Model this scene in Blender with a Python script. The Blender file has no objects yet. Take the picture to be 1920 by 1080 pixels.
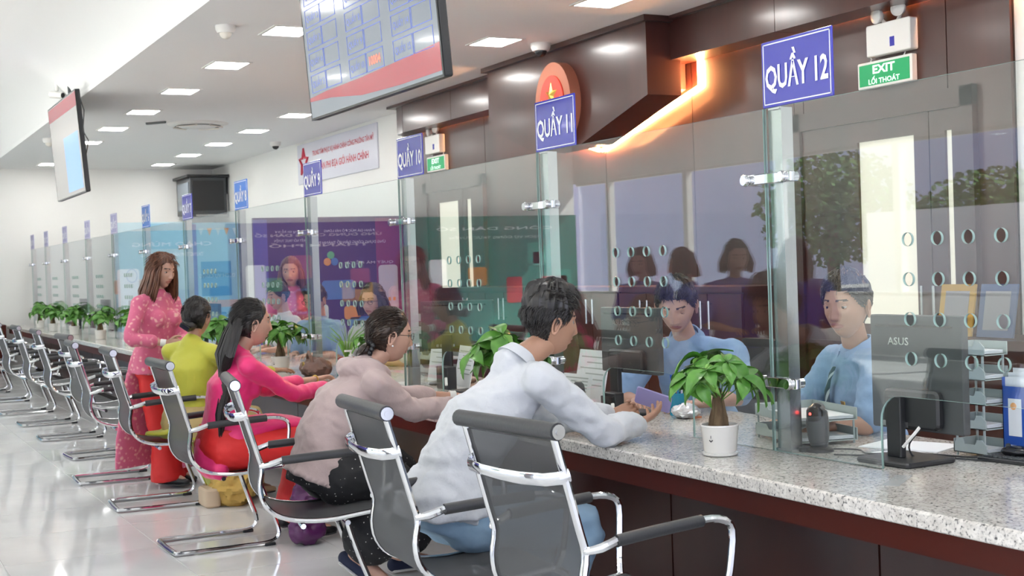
import bpy, bmesh, math, random
from mathutils import Vector, Matrix, noise
from math import sin, cos, pi, radians, sqrt, atan2

random.seed(7)
SC = bpy.context.scene
COL = SC.collection
V = Vector

# ------------------------------------------------------------------ camera
cam_d = bpy.data.cameras.new('camera')
cam = bpy.data.objects.new('camera', cam_d); COL.objects.link(cam)
PHI = math.atan(1284 / 2500.0); PITCH = 0.0168; ROLL = 0.034
F0 = V((sin(PHI) * cos(PITCH), cos(PHI) * cos(PITCH), -sin(PITCH)))
R0 = V((cos(PHI), -sin(PHI), 0)); U0 = R0.cross(F0)
RR = R0 * cos(ROLL) - U0 * sin(ROLL); UU = R0 * sin(ROLL) + U0 * cos(ROLL)
m = Matrix(((RR.x, UU.x, -F0.x, 0), (RR.y, UU.y, -F0.y, 0), (RR.z, UU.z, -F0.z, 1.46), (0, 0, 0, 1)))
cam.matrix_world = m
cam_d.sensor_width = 36; cam_d.lens = 36 * 2500 / 1920.0
cam_d.clip_start = 0.05; cam_d.clip_end = 300
cam_d.dof.use_dof = True; cam_d.dof.focus_distance = 5.2; cam_d.dof.aperture_fstop = 9
SC.camera = cam

# ------------------------------------------------------------------ world, lights, exposure
w = bpy.data.worlds.new('sky'); SC.world = w; w.use_nodes = True
bg = w.node_tree.nodes['Background']; bg.inputs[0].default_value = (0.68, 0.72, 1.0, 1); bg.inputs[1].default_value = 1.2
SC.view_settings.view_transform = 'Standard'; SC.view_settings.look = 'None'
SC.view_settings.gamma = 1; SC.view_settings.use_curve_mapping = False
SC.view_settings.exposure = 1.15
SC.cycles.use_denoising = True
SC.cycles.max_bounces = 10; SC.cycles.transparent_max_bounces = 24
SC.cycles.diffuse_bounces = 4; SC.cycles.glossy_bounces = 5
SC.cycles.caustics_reflective = False; SC.cycles.caustics_refractive = False
SC.cycles.sample_clamp_indirect = 6

def area(name, loc, rot, sx, sy, power, col):
    l = bpy.data.lights.new(name, 'AREA'); l.shape = 'RECTANGLE'; l.size = sx; l.size_y = sy
    l.energy = power; l.color = col
    o = bpy.data.objects.new(name, l); COL.objects.link(o); o.location = loc; o.rotation_euler = rot
    return o
# unseen area fills added for the cove and entrance; sun through the window wall
area('cove_fill', (1.15, 9.5, 3.50), (0, radians(-118), 0), 0.15, 26, 7, (1, .93, .84))
area('entrance_fill', (0.5, -3.0, 1.9), (radians(90), 0, 0), 7, 2.6, 30, (.95, .97, 1))
sl = bpy.data.lights.new('sun', 'SUN'); sl.energy = 15; sl.angle = radians(3); sl.color = (1, .96, .88)
so_ = bpy.data.objects.new('sun', sl); COL.objects.link(so_); so_.rotation_euler = (radians(10), radians(-42), 0)
PANEL_STRENGTH = 14

# ------------------------------------------------------------------ materials
def mat(name, col, rough=.5, metal=0, coat=0, spec=.5, emit=None, es=0, alpha=None, bump=None, sheen=0, coatr=.05):
    m = bpy.data.materials.new(name); m.use_nodes = True
    b = m.node_tree.nodes['Principled BSDF']
    b.inputs['Base Color'].default_value = (*col, 1)
    b.inputs['Roughness'].default_value = rough
    b.inputs['Metallic'].default_value = metal
    b.inputs['Coat Weight'].default_value = coat
    b.inputs['Coat Roughness'].default_value = coatr
    b.inputs['Specular IOR Level'].default_value = spec
    b.inputs['Sheen Weight'].default_value = sheen
    if emit: b.inputs['Emission Color'].default_value = (*emit, 1); b.inputs['Emission Strength'].default_value = es
    if alpha is not None: b.inputs['Alpha'].default_value = alpha
    if bump:
        nt = m.node_tree; n = nt.nodes.new('ShaderNodeTexNoise'); n.inputs['Scale'].default_value = bump[0]; n.inputs['Detail'].default_value = 4
        t = nt.nodes.new('ShaderNodeTexCoord'); nt.links.new(t.outputs['Object'], n.inputs['Vector'])
        bp = nt.nodes.new('ShaderNodeBump'); bp.inputs['Strength'].default_value = bump[1]; bp.inputs['Distance'].default_value = bump[2] if len(bump) > 2 else .005
        nt.links.new(n.outputs['Fac'], bp.inputs['Height']); nt.links.new(bp.outputs['Normal'], b.inputs['Normal'])
    return m

def pattern(m, kind, scale, cols, stretch=(1, 1, 1), detail=3, pos=None):
    """colour pattern feeding Base Color; cols = [(pos, rgb), ...]"""
    nt = m.node_tree; b = nt.nodes['Principled BSDF']
    t = nt.nodes.new('ShaderNodeTexCoord'); mp = nt.nodes.new('ShaderNodeMapping'); mp.inputs['Scale'].default_value = stretch
    nt.links.new(t.outputs['Object'], mp.inputs['Vector'])
    if kind == 'noise':
        n = nt.nodes.new('ShaderNodeTexNoise'); n.inputs['Detail'].default_value = detail; out = n.outputs['Fac']
    elif kind == 'voronoi':
        n = nt.nodes.new('ShaderNodeTexVoronoi'); out = n.outputs['Distance']
    elif kind == 'cells':
        n = nt.nodes.new('ShaderNodeTexVoronoi'); out = n.outputs['Color']
    n.inputs['Scale'].default_value = scale
    nt.links.new(mp.outputs['Vector'], n.inputs['Vector'])
    r = nt.nodes.new('ShaderNodeValToRGB'); e = r.color_ramp.elements
    while len(e) < len(cols): e.new(.5)
    for el, (p, c) in zip(e, cols): el.position = p; el.color = (*c, 1)
    nt.links.new(out, r.inputs['Fac']); nt.links.new(r.outputs['Color'], b.inputs['Base Color'])
    return m

WOOD = pattern(mat('lacquered_wood', (.09, .025, .018), .32, coat=.55, coatr=.16), 'noise', 3, [(.3, (.034, .008, .006)), (.7, (.066, .016, .011))], (1, 1, .08), 6)
WOODR = pattern(mat('red_wood', (.10, .015, .01), .45, coat=.05, coatr=.2, spec=.15), 'noise', 3, [(.3, (.050, .008, .005)), (.7, (.072, .012, .007))], (1, .1, 1), 6)
WOODD = mat('dark_wood', (.045, .014, .011), .35, coat=.4, coatr=.2)
WOODP = pattern(mat('panel_wood', (.07, .02, .015), .3, coat=.15, coatr=.2, spec=.35), 'noise', 3, [(.3, (.030, .009, .007)), (.7, (.048, .013, .009))], (1, 1, .1), 6)
JOINT = mat('joint_shadow_gap', (.012, .006, .005), .8)
def granite():
    m = mat('granite', (.6, .57, .52), .16, coat=.3)
    nt = m.node_tree; b = nt.nodes['Principled BSDF']
    t = nt.nodes.new('ShaderNodeTexCoord')
    n1 = nt.nodes.new('ShaderNodeTexNoise'); n1.inputs['Scale'].default_value = 95; n1.inputs['Detail'].default_value = 3
    n2 = nt.nodes.new('ShaderNodeTexVoronoi'); n2.inputs['Scale'].default_value = 130
    n3 = nt.nodes.new('ShaderNodeTexNoise'); n3.inputs['Scale'].default_value = 35; n3.inputs['Detail'].default_value = 5
    for n in (n1, n2, n3): nt.links.new(t.outputs['Object'], n.inputs['Vector'])
    r1 = nt.nodes.new('ShaderNodeValToRGB'); r1.color_ramp.elements[0].position = .30; r1.color_ramp.elements[0].color = (.10, .10, .11, 1)
    r1.color_ramp.elements[1].position = .46; r1.color_ramp.elements[1].color = (1, 1, 1, 1)
    r3 = nt.nodes.new('ShaderNodeValToRGB'); r3.color_ramp.elements[0].position = .35; r3.color_ramp.elements[0].color = (.59, .56, .515, 1)
    r3.color_ramp.elements[1].position = .62; r3.color_ramp.elements[1].color = (.76, .73, .68, 1)
    r2 = nt.nodes.new('ShaderNodeValToRGB'); r2.color_ramp.elements[0].position = 0; r2.color_ramp.elements[0].color = (.72, .72, .72, 1)
    r2.color_ramp.elements[1].position = .45; r2.color_ramp.elements[1].color = (1, 1, 1, 1)
    nt.links.new(n1.outputs['Fac'], r1.inputs['Fac']); nt.links.new(n3.outputs['Fac'], r3.inputs['Fac']); nt.links.new(n2.outputs['Distance'], r2.inputs['Fac'])
    a = nt.nodes.new('ShaderNodeMix'); a.data_type = 'RGBA'; a.blend_type = 'MULTIPLY'; a.inputs['Factor'].default_value = 1
    c = nt.nodes.new('ShaderNodeMix'); c.data_type = 'RGBA'; c.blend_type = 'MULTIPLY'; c.inputs['Factor'].default_value = 1
    nt.links.new(r3.outputs['Color'], a.inputs['A']); nt.links.new(r1.outputs['Color'], a.inputs['B'])
    nt.links.new(a.outputs['Result'], c.inputs['A']); nt.links.new(r2.outputs['Color'], c.inputs['B'])
    nt.links.new(c.outputs['Result'], b.inputs['Base Color'])
    return m
GRANITE = granite()
TILE = pattern(mat('floor_tile', (.62, .63, .63), .07, spec=.6), 'noise', 2.2, [(.3, (.74, .75, .76)), (.7, (.84, .85, .85))], detail=6)
GROUT = mat('tile_grout', (.75, .76, .76), .6)
WHITEWALL = mat('wall_paint', (.88, .87, .84), .8)
CEILP = mat('ceiling_paint', (.88, .88, .87), .85)
CREAM = mat('cream_paint', (.80, .76, .68), .8)
CHROME = mat('chrome', (.66, .67, .69), .07, 1)
STEEL = mat('brushed_steel', (.50, .51, .51), .24, 1)
BLACKP = mat('black_plastic', (.018, .019, .021), .42)
BLACKG = mat('black_gloss', (.012, .012, .014), .12)
LEATHER = mat('black_leather', (.03, .031, .034), .42, bump=(90, .3, .002))
DGREY = mat('dark_grey_plastic', (.055, .06, .064), .45)
WHITEP = mat('white_plastic', (.82, .81, .77), .4)
GREYP = mat('grey_green_plastic', (.38, .43, .41), .5)
PAPER = mat('paper', (.82, .84, .86), .7)
BLUEP = mat('blue_plastic', (.02, .09, .42), .4)
RED = mat('signal_red', (.75, .05, .04), .5)
GOLD = mat('gold', (.85, .58, .15), .3, 1)
SIGNB = mat('sign_blue', (.030, .032, .40), .22, coat=.3)
SIGNB2 = mat('sign_light_blue', (.03, .18, .68), .25)
SIGNF = mat('sign_faded_lavender', (.42, .40, .62), .5)
WHITE = mat('print_white', (.88, .88, .92), .4)
LIGHTP = mat('light_panel', (1, 1, 1), .5, emit=(1, .985, .96), es=PANEL_STRENGTH)
LED = mat('led_strip', (1, .7, .4), .5, emit=(1, .44, .16), es=180)
SOIL = mat('soil', (.05, .03, .02), .95, bump=(60, 1, .01))
BARK = pattern(mat('trunk_bark', (.2, .13, .07), .85, bump=(40, .8, .01)), 'noise', 30, [(.3, (.10, .06, .03)), (.7, (.26, .18, .10))], (1, 1, .2))
LEAFM = pattern(mat('leaf_green', (.06, .22, .03), .38, coat=.1), 'noise', 14, [(.3, (.045, .17, .02)), (.7, (.13, .34, .05))])
LEAFL = mat('leaf_young_green', (.20, .42, .08), .4)
POTW = mat('pot_ceramic', (.85, .84, .80), .25, coat=.4)
GLEDGE = mat('glass_edge', (.30, .47, .43), .12, spec=.9)
SKIN = pattern(mat('skin', (.55, .33, .23), .5, bump=(220, .12, .001)), 'noise', 9, [(.3, (.42, .225, .145)), (.7, (.49, .275, .185))])
SKINP = pattern(mat('skin_pale', (.66, .42, .32), .5, bump=(220, .12, .001)), 'noise', 9, [(.3, (.50, .285, .205)), (.7, (.57, .34, .26))])
LIPS = mat('lips', (.36, .13, .10), .45)
BROW = mat('eyebrow', (.05, .03, .025), .8)
EYEW = mat('eye_white', (.38, .36, .34), .3)
IRIS = mat('iris', (.015, .01, .008), .1)
def hairmat(n, c1, c2):
    m = mat(n, c1, .34, spec=.5, bump=(8, .3, .004))
    return pattern(m, 'noise', 60, [(.35, c1), (.75, c2)], (1, 1, .15))
HAIRB = hairmat('hair_black', (.010, .009, .009), (.032, .027, .025))
HAIRD = hairmat('hair_dark_brown', (.016, .010, .008), (.06, .035, .024))
HAIRR = hairmat('hair_chestnut', (.07, .025, .014), (.24, .10, .055))

def glassmat():
    m = bpy.data.materials.new('clear_glass'); m.use_nodes = True; nt = m.node_tree; nt.nodes.clear()
    o = nt.nodes.new('ShaderNodeOutputMaterial'); mx = nt.nodes.new('ShaderNodeMixShader')
    tr = nt.nodes.new('ShaderNodeBsdfTransparent'); tr.inputs[0].default_value = (.945, .972, .962, 1)
    gl = nt.nodes.new('ShaderNodeBsdfGlossy'); gl.inputs['Roughness'].default_value = 0
    gl.inputs['Color'].default_value = (.95, .95, 1, 1)
    fr = nt.nodes.new('ShaderNodeFresnel'); g = nt.nodes.new('ShaderNodeNewGeometry'); mr = nt.nodes.new('ShaderNodeMapRange')
    mr.inputs['To Min'].default_value = 1.52; mr.inputs['To Max'].default_value = 1 / 1.52
    nt.links.new(g.outputs['Backfacing'], mr.inputs['Value']); nt.links.new(mr.outputs[0], fr.inputs['IOR'])
    nt.links.new(fr.outputs[0], mx.inputs[0]); nt.links.new(tr.outputs[0], mx.inputs[1]); nt.links.new(gl.outputs[0], mx.inputs[2])
    nt.links.new(mx.outputs[0], o.inputs[0]); return m
GLASS = glassmat()
def meshfab():
    m = mat('mesh_fabric', (.085, .088, .092), .55)
    nt = m.node_tree; b = nt.nodes['Principled BSDF']; o = nt.nodes['Material Output']
    tr = nt.nodes.new('ShaderNodeBsdfTransparent'); mx = nt.nodes.new('ShaderNodeMixShader'); mx.inputs[0].default_value = .68
    nt.links.new(tr.outputs[0], mx.inputs[1]); nt.links.new(b.outputs[0], mx.inputs[2]); nt.links.new(mx.outputs[0], o.inputs[0])
    return m
MESHF = meshfab()

# ------------------------------------------------------------------ mesh helpers
class MB:
    def __init__(s): s.v = []; s.f = []; s.m = []
    def add(s, vs, fs, mi=0):
        o = len(s.v); s.v += [tuple(p) for p in vs]; s.f += [tuple(i + o for i in f) for f in fs]; s.m += [mi] * len(fs); return s
    def box(s, a, b, mi=0, M=None):
        (x0, y0, z0), (x1, y1, z1) = a, b
        vs = [V(p) for p in ((x0, y0, z0), (x1, y0, z0), (x1, y1, z0), (x0, y1, z0), (x0, y0, z1), (x1, y0, z1), (x1, y1, z1), (x0, y1, z1))]
        if M: vs = [M @ p for p in vs]
        return s.add(vs, [(0, 3, 2, 1), (4, 5, 6, 7), (0, 1, 5, 4), (1, 2, 6, 5), (2, 3, 7, 6), (3, 0, 4, 7)], mi)
    def rbox(s, a, b, r=.01, mi=0, M=None, axis=2):
        """box with rounded vertical (axis) edges and small chamfer"""
        ax = [i for i in range(3) if i != axis]
        lo = [min(a[i], b[i]) for i in range(3)]; hi = [max(a[i], b[i]) for i in range(3)]
        pts = []
        for cx, cy, a0 in ((hi[ax[0]] - r, hi[ax[1]] - r, 0), (lo[ax[0]] + r, hi[ax[1]] - r, 90), (lo[ax[0]] + r, lo[ax[1]] + r, 180), (hi[ax[0]] - r, lo[ax[1]] + r, 270)):
            for k in range(4):
                t = radians(a0 + 30 * k); pts.append((cx + r * cos(t), cy + r * sin(t), cos(t), sin(t)))
        c = min(r * .4, (hi[axis] - lo[axis]) * .3)
        rings = []
        for z, ins in ((lo[axis], c), (lo[axis] + c, 0), (hi[axis] - c, 0), (hi[axis], c)):
            ring = []
            for x, y, nx, ny in pts:
                p = [0, 0, 0]; p[ax[0]] = x - nx * ins; p[ax[1]] = y - ny * ins; p[axis] = z
                q = V(p); ring.append(M @ q if M else q)
            rings.append(ring)
        return s.rings(rings, mi)
    def rings(s, rings, mi=0, caps=True, closed=True):
        n = len(rings[0]); o = len(s.v)
        for r in rings: s.v += [tuple(p) for p in r]
        for i in range(len(rings) - 1):
            for k in range(n if closed else n - 1):
                k2 = (k + 1) % n
                s.f.append((o + i * n + k, o + i * n + k2, o + (i + 1) * n + k2, o + (i + 1) * n + k)); s.m.append(mi)
        if caps:
            s.f.append(tuple(o + k for k in reversed(range(n)))); s.m.append(mi)
            e = o + (len(rings) - 1) * n; s.f.append(tuple(e + k for k in range(n))); s.m.append(mi)
        return s
    def lathe(s, prof, n=24, mi=0, c=(0, 0, 0), M=None):
        rings = []
        for r, z in prof:
            ring = [V((c[0] + r * cos(2 * pi * k / n), c[1] + r * sin(2 * pi * k / n), c[2] + z)) for k in range(n)]
            rings.append([M @ p for p in ring] if M else ring)
        return s.rings(rings, mi)
    def tube(s, pts, r, n=8, mi=0, ref=None, closed=False):
        pts = [V(p) for p in pts]; rings = []
        rad = r if isinstance(r, (list, tuple)) else [r] * len(pts)
        up = V(ref) if ref else V((0, 0, 1)); prev = None
        for i, p in enumerate(pts):
            if closed: t = (pts[(i + 1) % len(pts)] - pts[i - 1])
            else: t = (pts[min(i + 1, len(pts) - 1)] - pts[max(i - 1, 0)])
            t = t.normalized() if t.length > 1e-9 else V((0, 0, 1))
            if prev is None:
                u = up - t * up.dot(t)
                if u.length < .05: u = V((1, 0, 0)) - t * t.x
                if u.length < .05: u = V((0, 1, 0)) - t * t.y
            else: u = prev - t * prev.dot(t)
            u.normalize(); prev = u; w_ = t.cross(u)
            ra, rb = rad[i] if isinstance(rad[i], (list, tuple)) else (rad[i], rad[i])
            rings.append([p + u * ra * cos(2 * pi * k / n) + w_ * rb * sin(2 * pi * k / n) for k in range(n)])
        if closed: rings.append(rings[0])
        return s.rings(rings, mi, caps=not closed)
    def capsule(s, pts, r, n=12, mi=0, ref=None, sub=3):
        """smooth tapered limb with round ends"""
        pts = [V(p) for p in pts]; rad = [tuple(q) if isinstance(q, (list, tuple)) else (q, q) for q in r]
        P, Rd = [], []
        m_ = len(pts)
        for i in range(m_ - 1):
            p0, p1, p2, p3 = pts[max(i - 1, 0)], pts[i], pts[i + 1], pts[min(i + 2, m_ - 1)]
            for k in range(sub):
                t = k / sub
                P.append(.5 * ((2 * p1) + (p2 - p0) * t + (2 * p0 - 5 * p1 + 4 * p2 - p3) * t * t + (-p0 + 3 * p1 - 3 * p2 + p3) * t ** 3))
                tt = t * t * (3 - 2 * t); Rd.append(tuple(rad[i][j] * (1 - tt) + rad[i + 1][j] * tt for j in (0, 1)))
        P.append(pts[-1]); Rd.append(rad[-1])
        d0 = (P[0] - P[1]).normalized(); d1 = (P[-1] - P[-2]).normalized()
        A, B = [], []
        for a in (85, 60, 30):
            q = min(Rd[0]); A.append((P[0] + d0 * q * sin(radians(a)), tuple(x * max(cos(radians(a)), .12) for x in Rd[0])))
        for a in (30, 60, 85):
            q = min(Rd[-1]); B.append((P[-1] + d1 * q * sin(radians(a)), tuple(x * max(cos(radians(a)), .12) for x in Rd[-1])))
        P = [a[0] for a in A] + P + [b[0] for b in B]; Rd = [a[1] for a in A] + Rd + [b[1] for b in B]
        return s.tube(P, Rd, n, mi, ref)
    def ell(s, c, r, mi=0, nu=16, nv=10, M=None):
        rings = []
        for i in range(nv + 1):
            th = pi * i / nv; th = min(max(th, .05), pi - .05)
            ring = [V((r[0] * sin(th) * cos(2 * pi * k / nu), r[1] * sin(th) * sin(2 * pi * k / nu), -r[2] * cos(th))) for k in range(nu)]
            rings.append([V(c) + (M @ p if M else p) for p in ring])
        return s.rings(rings, mi)
    def prism(s, poly, axis, a, b, mi=0):
        """extrude 2D poly along axis 0/1/2 from a to b"""
        def P(p, t):
            q = [0, 0, 0]; o = [i for i in range(3) if i != axis]; q[o[0]], q[o[1]] = p; q[axis] = t; return V(q)
        return s.rings([[P(p, a) for p in poly], [P(p, b) for p in poly]], mi)
    def data(s, name, mats, smooth=False, fix=True):
        me = bpy.data.meshes.new(name); me.from_pydata(s.v, [], s.f)
        for mm in (mats if isinstance(mats, (list, tuple)) else [mats]): me.materials.append(mm)
        me.polygons.foreach_set('material_index', s.m)
        if fix:
            b = bmesh.new(); b.from_mesh(me); bmesh.ops.recalc_face_normals(b, faces=b.faces); b.to_mesh(me); b.free()
        if smooth: me.shade_smooth(); sharp(me)
        me.update(); return me
    def obj(s, name, mats, parent=None, smooth=False, **k):
        return link(name, s.data(name, mats, smooth), parent, **k)

def sharp(me, ang=40):
    b = bmesh.new(); b.from_mesh(me)
    for e in b.edges:
        if len(e.link_faces) == 2 and e.calc_face_angle(0) > radians(ang): e.smooth = False
    b.to_mesh(me); b.free()

def link(name, data, parent=None, loc=None, rot=None, M=None):
    o = bpy.data.objects.new(name, data); COL.objects.link(o)
    if parent is not None: o.parent = parent
    if loc is not None: o.location = loc
    if rot is not None: o.rotation_euler = rot
    if M is not None: o.matrix_local = M
    return o
def tag(o, label, cat, group=None, kind=None):
    o['label'] = label; o['category'] = cat
    if group: o['group'] = group
    if kind: o['kind'] = kind
    return o
def thing(name, label, cat, loc=(0, 0, 0), rz=0, group=None):
    o = link(name, None, None, loc, (0, 0, rz)); o.empty_display_size = .1
    return tag(o, label, cat, group)
def struct(o): o['kind'] = 'structure'; return o
def copy_tree(o, loc, rz=0, label=None, group=None, parent=None):
    c = o.copy(); COL.objects.link(c)
    if parent is None:
        c.location = loc; c.rotation_euler = (0, 0, rz)
        if label: c['label'] = label
        if group: c['group'] = group
    else: c.parent = parent
    for ch in list(o.children):
        copy_tree(ch, None, parent=c)
    return c
def text(name, s, mat_, parent, M, height, width=None, bold=.0, thick=.0006, align='CENTER'):
    """flat lettering as a mesh; M places local x=reading direction, y=up, z=out"""
    cu = bpy.data.curves.new(name, 'FONT'); cu.body = s; cu.size = 1; cu.align_x = align; cu.align_y = 'CENTER'
    cu.offset = bold; cu.extrude = 0; cu.resolution_u = 2
    t = bpy.data.objects.new(name, cu); COL.objects.link(t)
    me = bpy.data.meshes.new_from_object(t.evaluated_get(bpy.context.evaluated_depsgraph_get()))
    bpy.data.objects.remove(t)
    xs = [v.co.x for v in me.vertices]; ys = [v.co.y for v in me.vertices]
    if not xs: return None
    sy = height / (max(ys) - min(ys)); sx = (width / (max(xs) - min(xs))) if width else sy
    cx = (max(xs) + min(xs)) / 2; cy = (max(ys) + min(ys)) / 2
    for v in me.vertices: v.co = ((v.co.x - (cx if align == 'CENTER' else 0)) * sx, (v.co.y - cy) * sy, 0)
    me.materials.clear(); me.materials.append(mat_)
    return link(name, me, parent, M=M)
def frame(o, xd, yd):
    """matrix with local x=xd, y=yd, z=xd x yd at o"""
    xd = V(xd).normalized(); yd = V(yd).normalized(); z = xd.cross(yd)
    return Matrix(((xd.x, yd.x, z.x, o[0]), (xd.y, yd.y, z.y, o[1]), (xd.z, yd.z, z.z, o[2]), (0, 0, 0, 1)))

# ================================================================== STRUCTURE
HC = 3.33; XG = 3.016; YB = 23.3; XW = 6.12; XL = -7.4; HU = 3.80
fl = struct(MB().box((XL, -4, -.12), (XW + .2, YB + .2, -.004)).obj('floor', GROUT))
tm = MB().box((.003, .003, -.008), (.797, .797, 0)).data('tile', TILE)
for i in range(5):
    for j in range(27):
        link('tile', tm, fl, (-.845 + .8 * i, 1.7 + .8 * j, 0))
rest = MB()
for i in range(-9, 10):
    for j in range(-8, 27):
        x, y = -.845 + .8 * i, 1.7 + .8 * j
        if 0 <= i < 5 and 0 <= j: continue
        if x < XL - .1 or x > XW or y < -4: continue
        rest.box((x + .003, y + .003, -.008), (x + .797, y + .797, 0))
r_ = rest.obj('tile', TILE, fl); r_['kind'] = 'stuff'

# back wall, right wall, left wall with windows, wall behind
struct(MB().box((XL, YB, 0), (XW + .2, YB + .2, 4)).obj('wall_back', WHITEWALL))
wr = struct(MB().box((XW, -4, 0), (XW + .2, YB, 4)).obj('wall_right', WHITEWALL))
struct(MB().box((XL, YB - .015, 0), (-.2, YB, .1)).obj('baseboard_back', WHITEP))
# wooden cladding panels on the right wall (each its own board)
px_edges = [5.49, 5.98, 7.32]
clad = [(5.49, 5.98, 0, HC), (5.98, 7.32, 2.42, HC), (7.32, 7.42, 0, HC), (7.42, 8.65, 0, HC), (8.65, 9.97, 0, HC), (9.97, 11.2, 0, HC), (11.2, 12.35, 0, HC), (12.35, 13.75, 2.3, HC), (13.75, 14.55, 0, HC)]
wb = MB().box((XW - .012, 5.49, 0), (XW - .002, 14.55, HC)).obj('cladding_backing', JOINT, wr)
for a, b, z0, z1 in clad:
    MB().box((XW - .035, a + .004, z0 + .002), (XW - .01, b - .004, z1)).obj('panel', WOOD, wr)
# ceiling: flat part, raised recess with curved cove
ce = MB().box((2.40, -4, HC), (XW + .2, YB + .2, HC + .08))
ce = struct(ce.obj('ceiling', CEILP))
prof = [(2.40, HC + .03), (2.36, HC + .14), (2.26, HC + .27), (2.08, HC + .38), (1.82, HC + .45), (1.5, HU)]
cv = MB()
cv.rings([[V((x, -4, z)) for x, z in prof] + [V((x, -4, z + .04)) for x, z in reversed(prof)],
          [V((x, YB + .1, z)) for x, z in prof] + [V((x, YB + .1, z + .04)) for x, z in reversed(prof)]])
cv.obj('cove', CEILP, ce, smooth=True)
MB().box((XL, -4, HU), (1.52, YB + .2, HU + .08)).obj('recess_ceiling', CEILP, ce)
MB().box((2.385, -4, HC - .001), (2.405, YB, HC + .05)).obj('ceiling_edge_trim', CEILP, ce)
# window wall on the left (seen only in the glass), wall behind the camera
wl = struct(MB().box((XL - .2, -4, 0), (XL, YB, .85)).obj('wall_left', WHITEWALL))
MB().box((XL - .2, -4, 3.05), (XL, YB, 4)).obj('lintel', WHITEWALL, wl)
win = struct(link('window_1', None))
for k in range(11):
    y = -4 + k * 2.6
    if y < YB: MB().box((XL - .16, y, .85), (XL - .04, y + .13, 3.05)).obj('mullion', WHITEP, win)
for z in (.85, 3.0): MB().box((XL - .15, -4, z), (XL - .05, YB, z + .05)).obj('transom', WHITEP, win)
MB().box((XL - .105, -4, .85), (XL - .095, YB, 3.05)).obj('window_pane', GLASS, win)
wn = struct(MB().box((XL - .2, -4.2, 3.0), (XW + .2, -4, 4)).obj('wall_near', WHITEWALL))
MB().box((XL - .2, -4.2, 0), (-3.2, -4, 3)).obj('pier', WHITEWALL, wn); MB().box((4.2, -4.2, 0), (XW + .2, -4, 3)).obj('pier', WHITEWALL, wn)
# outside: ground, planted bank, white wall, blocks
struct(MB().box((-70, -40, -.5), (XL - .2, 60, -.3)).obj('ground', mat('paving', (.45, .44, .42), .9)))
tag(MB().box((-16, 13.2, -.3), (-15.7, 24, 2.4)).box((-15.99, 3, -.3), (-15.71, 13.1, 2.35)).obj('garden_wall', WHITEWALL), 'white garden wall outside the window front', 'wall')
BLD = mat('far_facade', (.55, .58, .66), .8); BWN = mat('far_window', (.15, .18, .28), .3)
for k, (y, w_, h) in enumerate([(30, 6, 15), (41, 8, 23), (20, 6, 9)]):
    t = thing('office_block', ['grey office block mirrored in the glass, mid height', 'tallest grey office block mirrored in the glass', 'lowest grey office block mirrored in the glass'][k], 'building', (-55, y, -.3))
    MB().box((-5, 0, 0), (0, w_, h)).obj('wall', BLD, t)
    q = MB()
    for zz in range(int(h / 3)):
        for yy in range(int(w_ / 2)): q.box((0, yy * 2 + .4, zz * 3 + .8), (.05, yy * 2 + 1.6, zz * 3 + 2.4))
    q.obj('window', BWN, t)['kind'] = 'stuff'
FOL = mat('far_foliage', (.10, .22, .06), .9)
for k, (x, y, h) in enumerate([(-20, 14, 4.5), (-21, 19, 5.5), (-20, 24, 4), (-22, 9, 5), (-19, 29, 5), (-21, 4, 4.6)]):
    t = thing('garden_tree', 'leafy tree outside the window front, %s of the row' % ['third', 'fourth', 'fifth', 'second', 'sixth', 'first'][k], 'tree', (x, y, -.3))
    MB().tube([(0, 0, 0), (.05, 0, h * .5), (0, .1, h * .8)], [.2, .15, .1]).obj('trunk', BARK, t, True)
    q = MB()
    for _ in range(3200):
        a, b = random.uniform(0, 2 * pi), random.uniform(-1, 1); r = random.random() ** .4; rr = sqrt(1 - b * b)
        c = V((r * rr * cos(a) * 2.0, r * rr * sin(a) * 2.4, h * .62 + r * b * h * .34)); d = V((random.uniform(-1, 1), random.uniform(-1, 1), random.uniform(-1, .3))).normalized() * .22; e_ = d.orthogonal().normalized() * .07
        q.add([c, c + d * .5 + e_, c + d, c + d * .5 - e_], [(0, 1, 2, 3)])
    q.obj('crown', FOL, t)['kind'] = 'stuff'

# dark wood block along the foot of the back wall
struct(MB().box((-.2, YB - .42, 0), (2.55, YB - .02, .74)).box((-.22, YB - .44, .74), (2.55, YB - .01, .78)).obj('trim_1', WOODR))

# soffit along the right wall
so = struct(link('trim_2', None))
yy = [-3, 5.0, 7.30, 8.60]
for a, b in [(2.6, 5.0), (5.0, 7.30), (7.30, 8.60), (8.60, 10.0), (10.0, 11.30), (11.30, 12.63), (12.63, 13.93)]:
    MB().box((5.84, a + .003, 3.0), (XW - .04, b - .003, HC - .02)).obj('panel', WOOD, so)
pf = [(5.84, 13.935), (5.86, 14.15), (5.94, 14.3), (6.08, 14.38), (6.08, 13.935)]
MB().prism(pf, 2, 3.0, HC - .02).obj('rounded_end', WOOD, so)
MB().box((5.80, 2.6, HC - .03), (XW - .04, 14.3, HC - .001)).obj('cornice', WOODD, so)
# projecting box with tapered foot carrying the emblem
hexp = [(8.57, 2.73), (9.60, 2.45), (10.40, 2.45), (11.30, 2.75), (11.30, HC - .02), (8.57, HC - .02)]
MB().prism(hexp, 0, 5.62, 5.93).obj('projecting_box', WOOD, so)
MB().box((5.575, 8.52, HC - .045), (5.90, 11.35, HC - .001)).obj('box_cornice', WOODD, so)
hex2 = [(8.72, 2.80), (9.66, 2.54), (10.36, 2.54), (11.2, 2.80), (11.2, HC - .02), (8.72, HC - .02)]
MB().prism(hex2, 0, 5.93, XW - .04).obj('box_back', WOODD, so)
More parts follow.
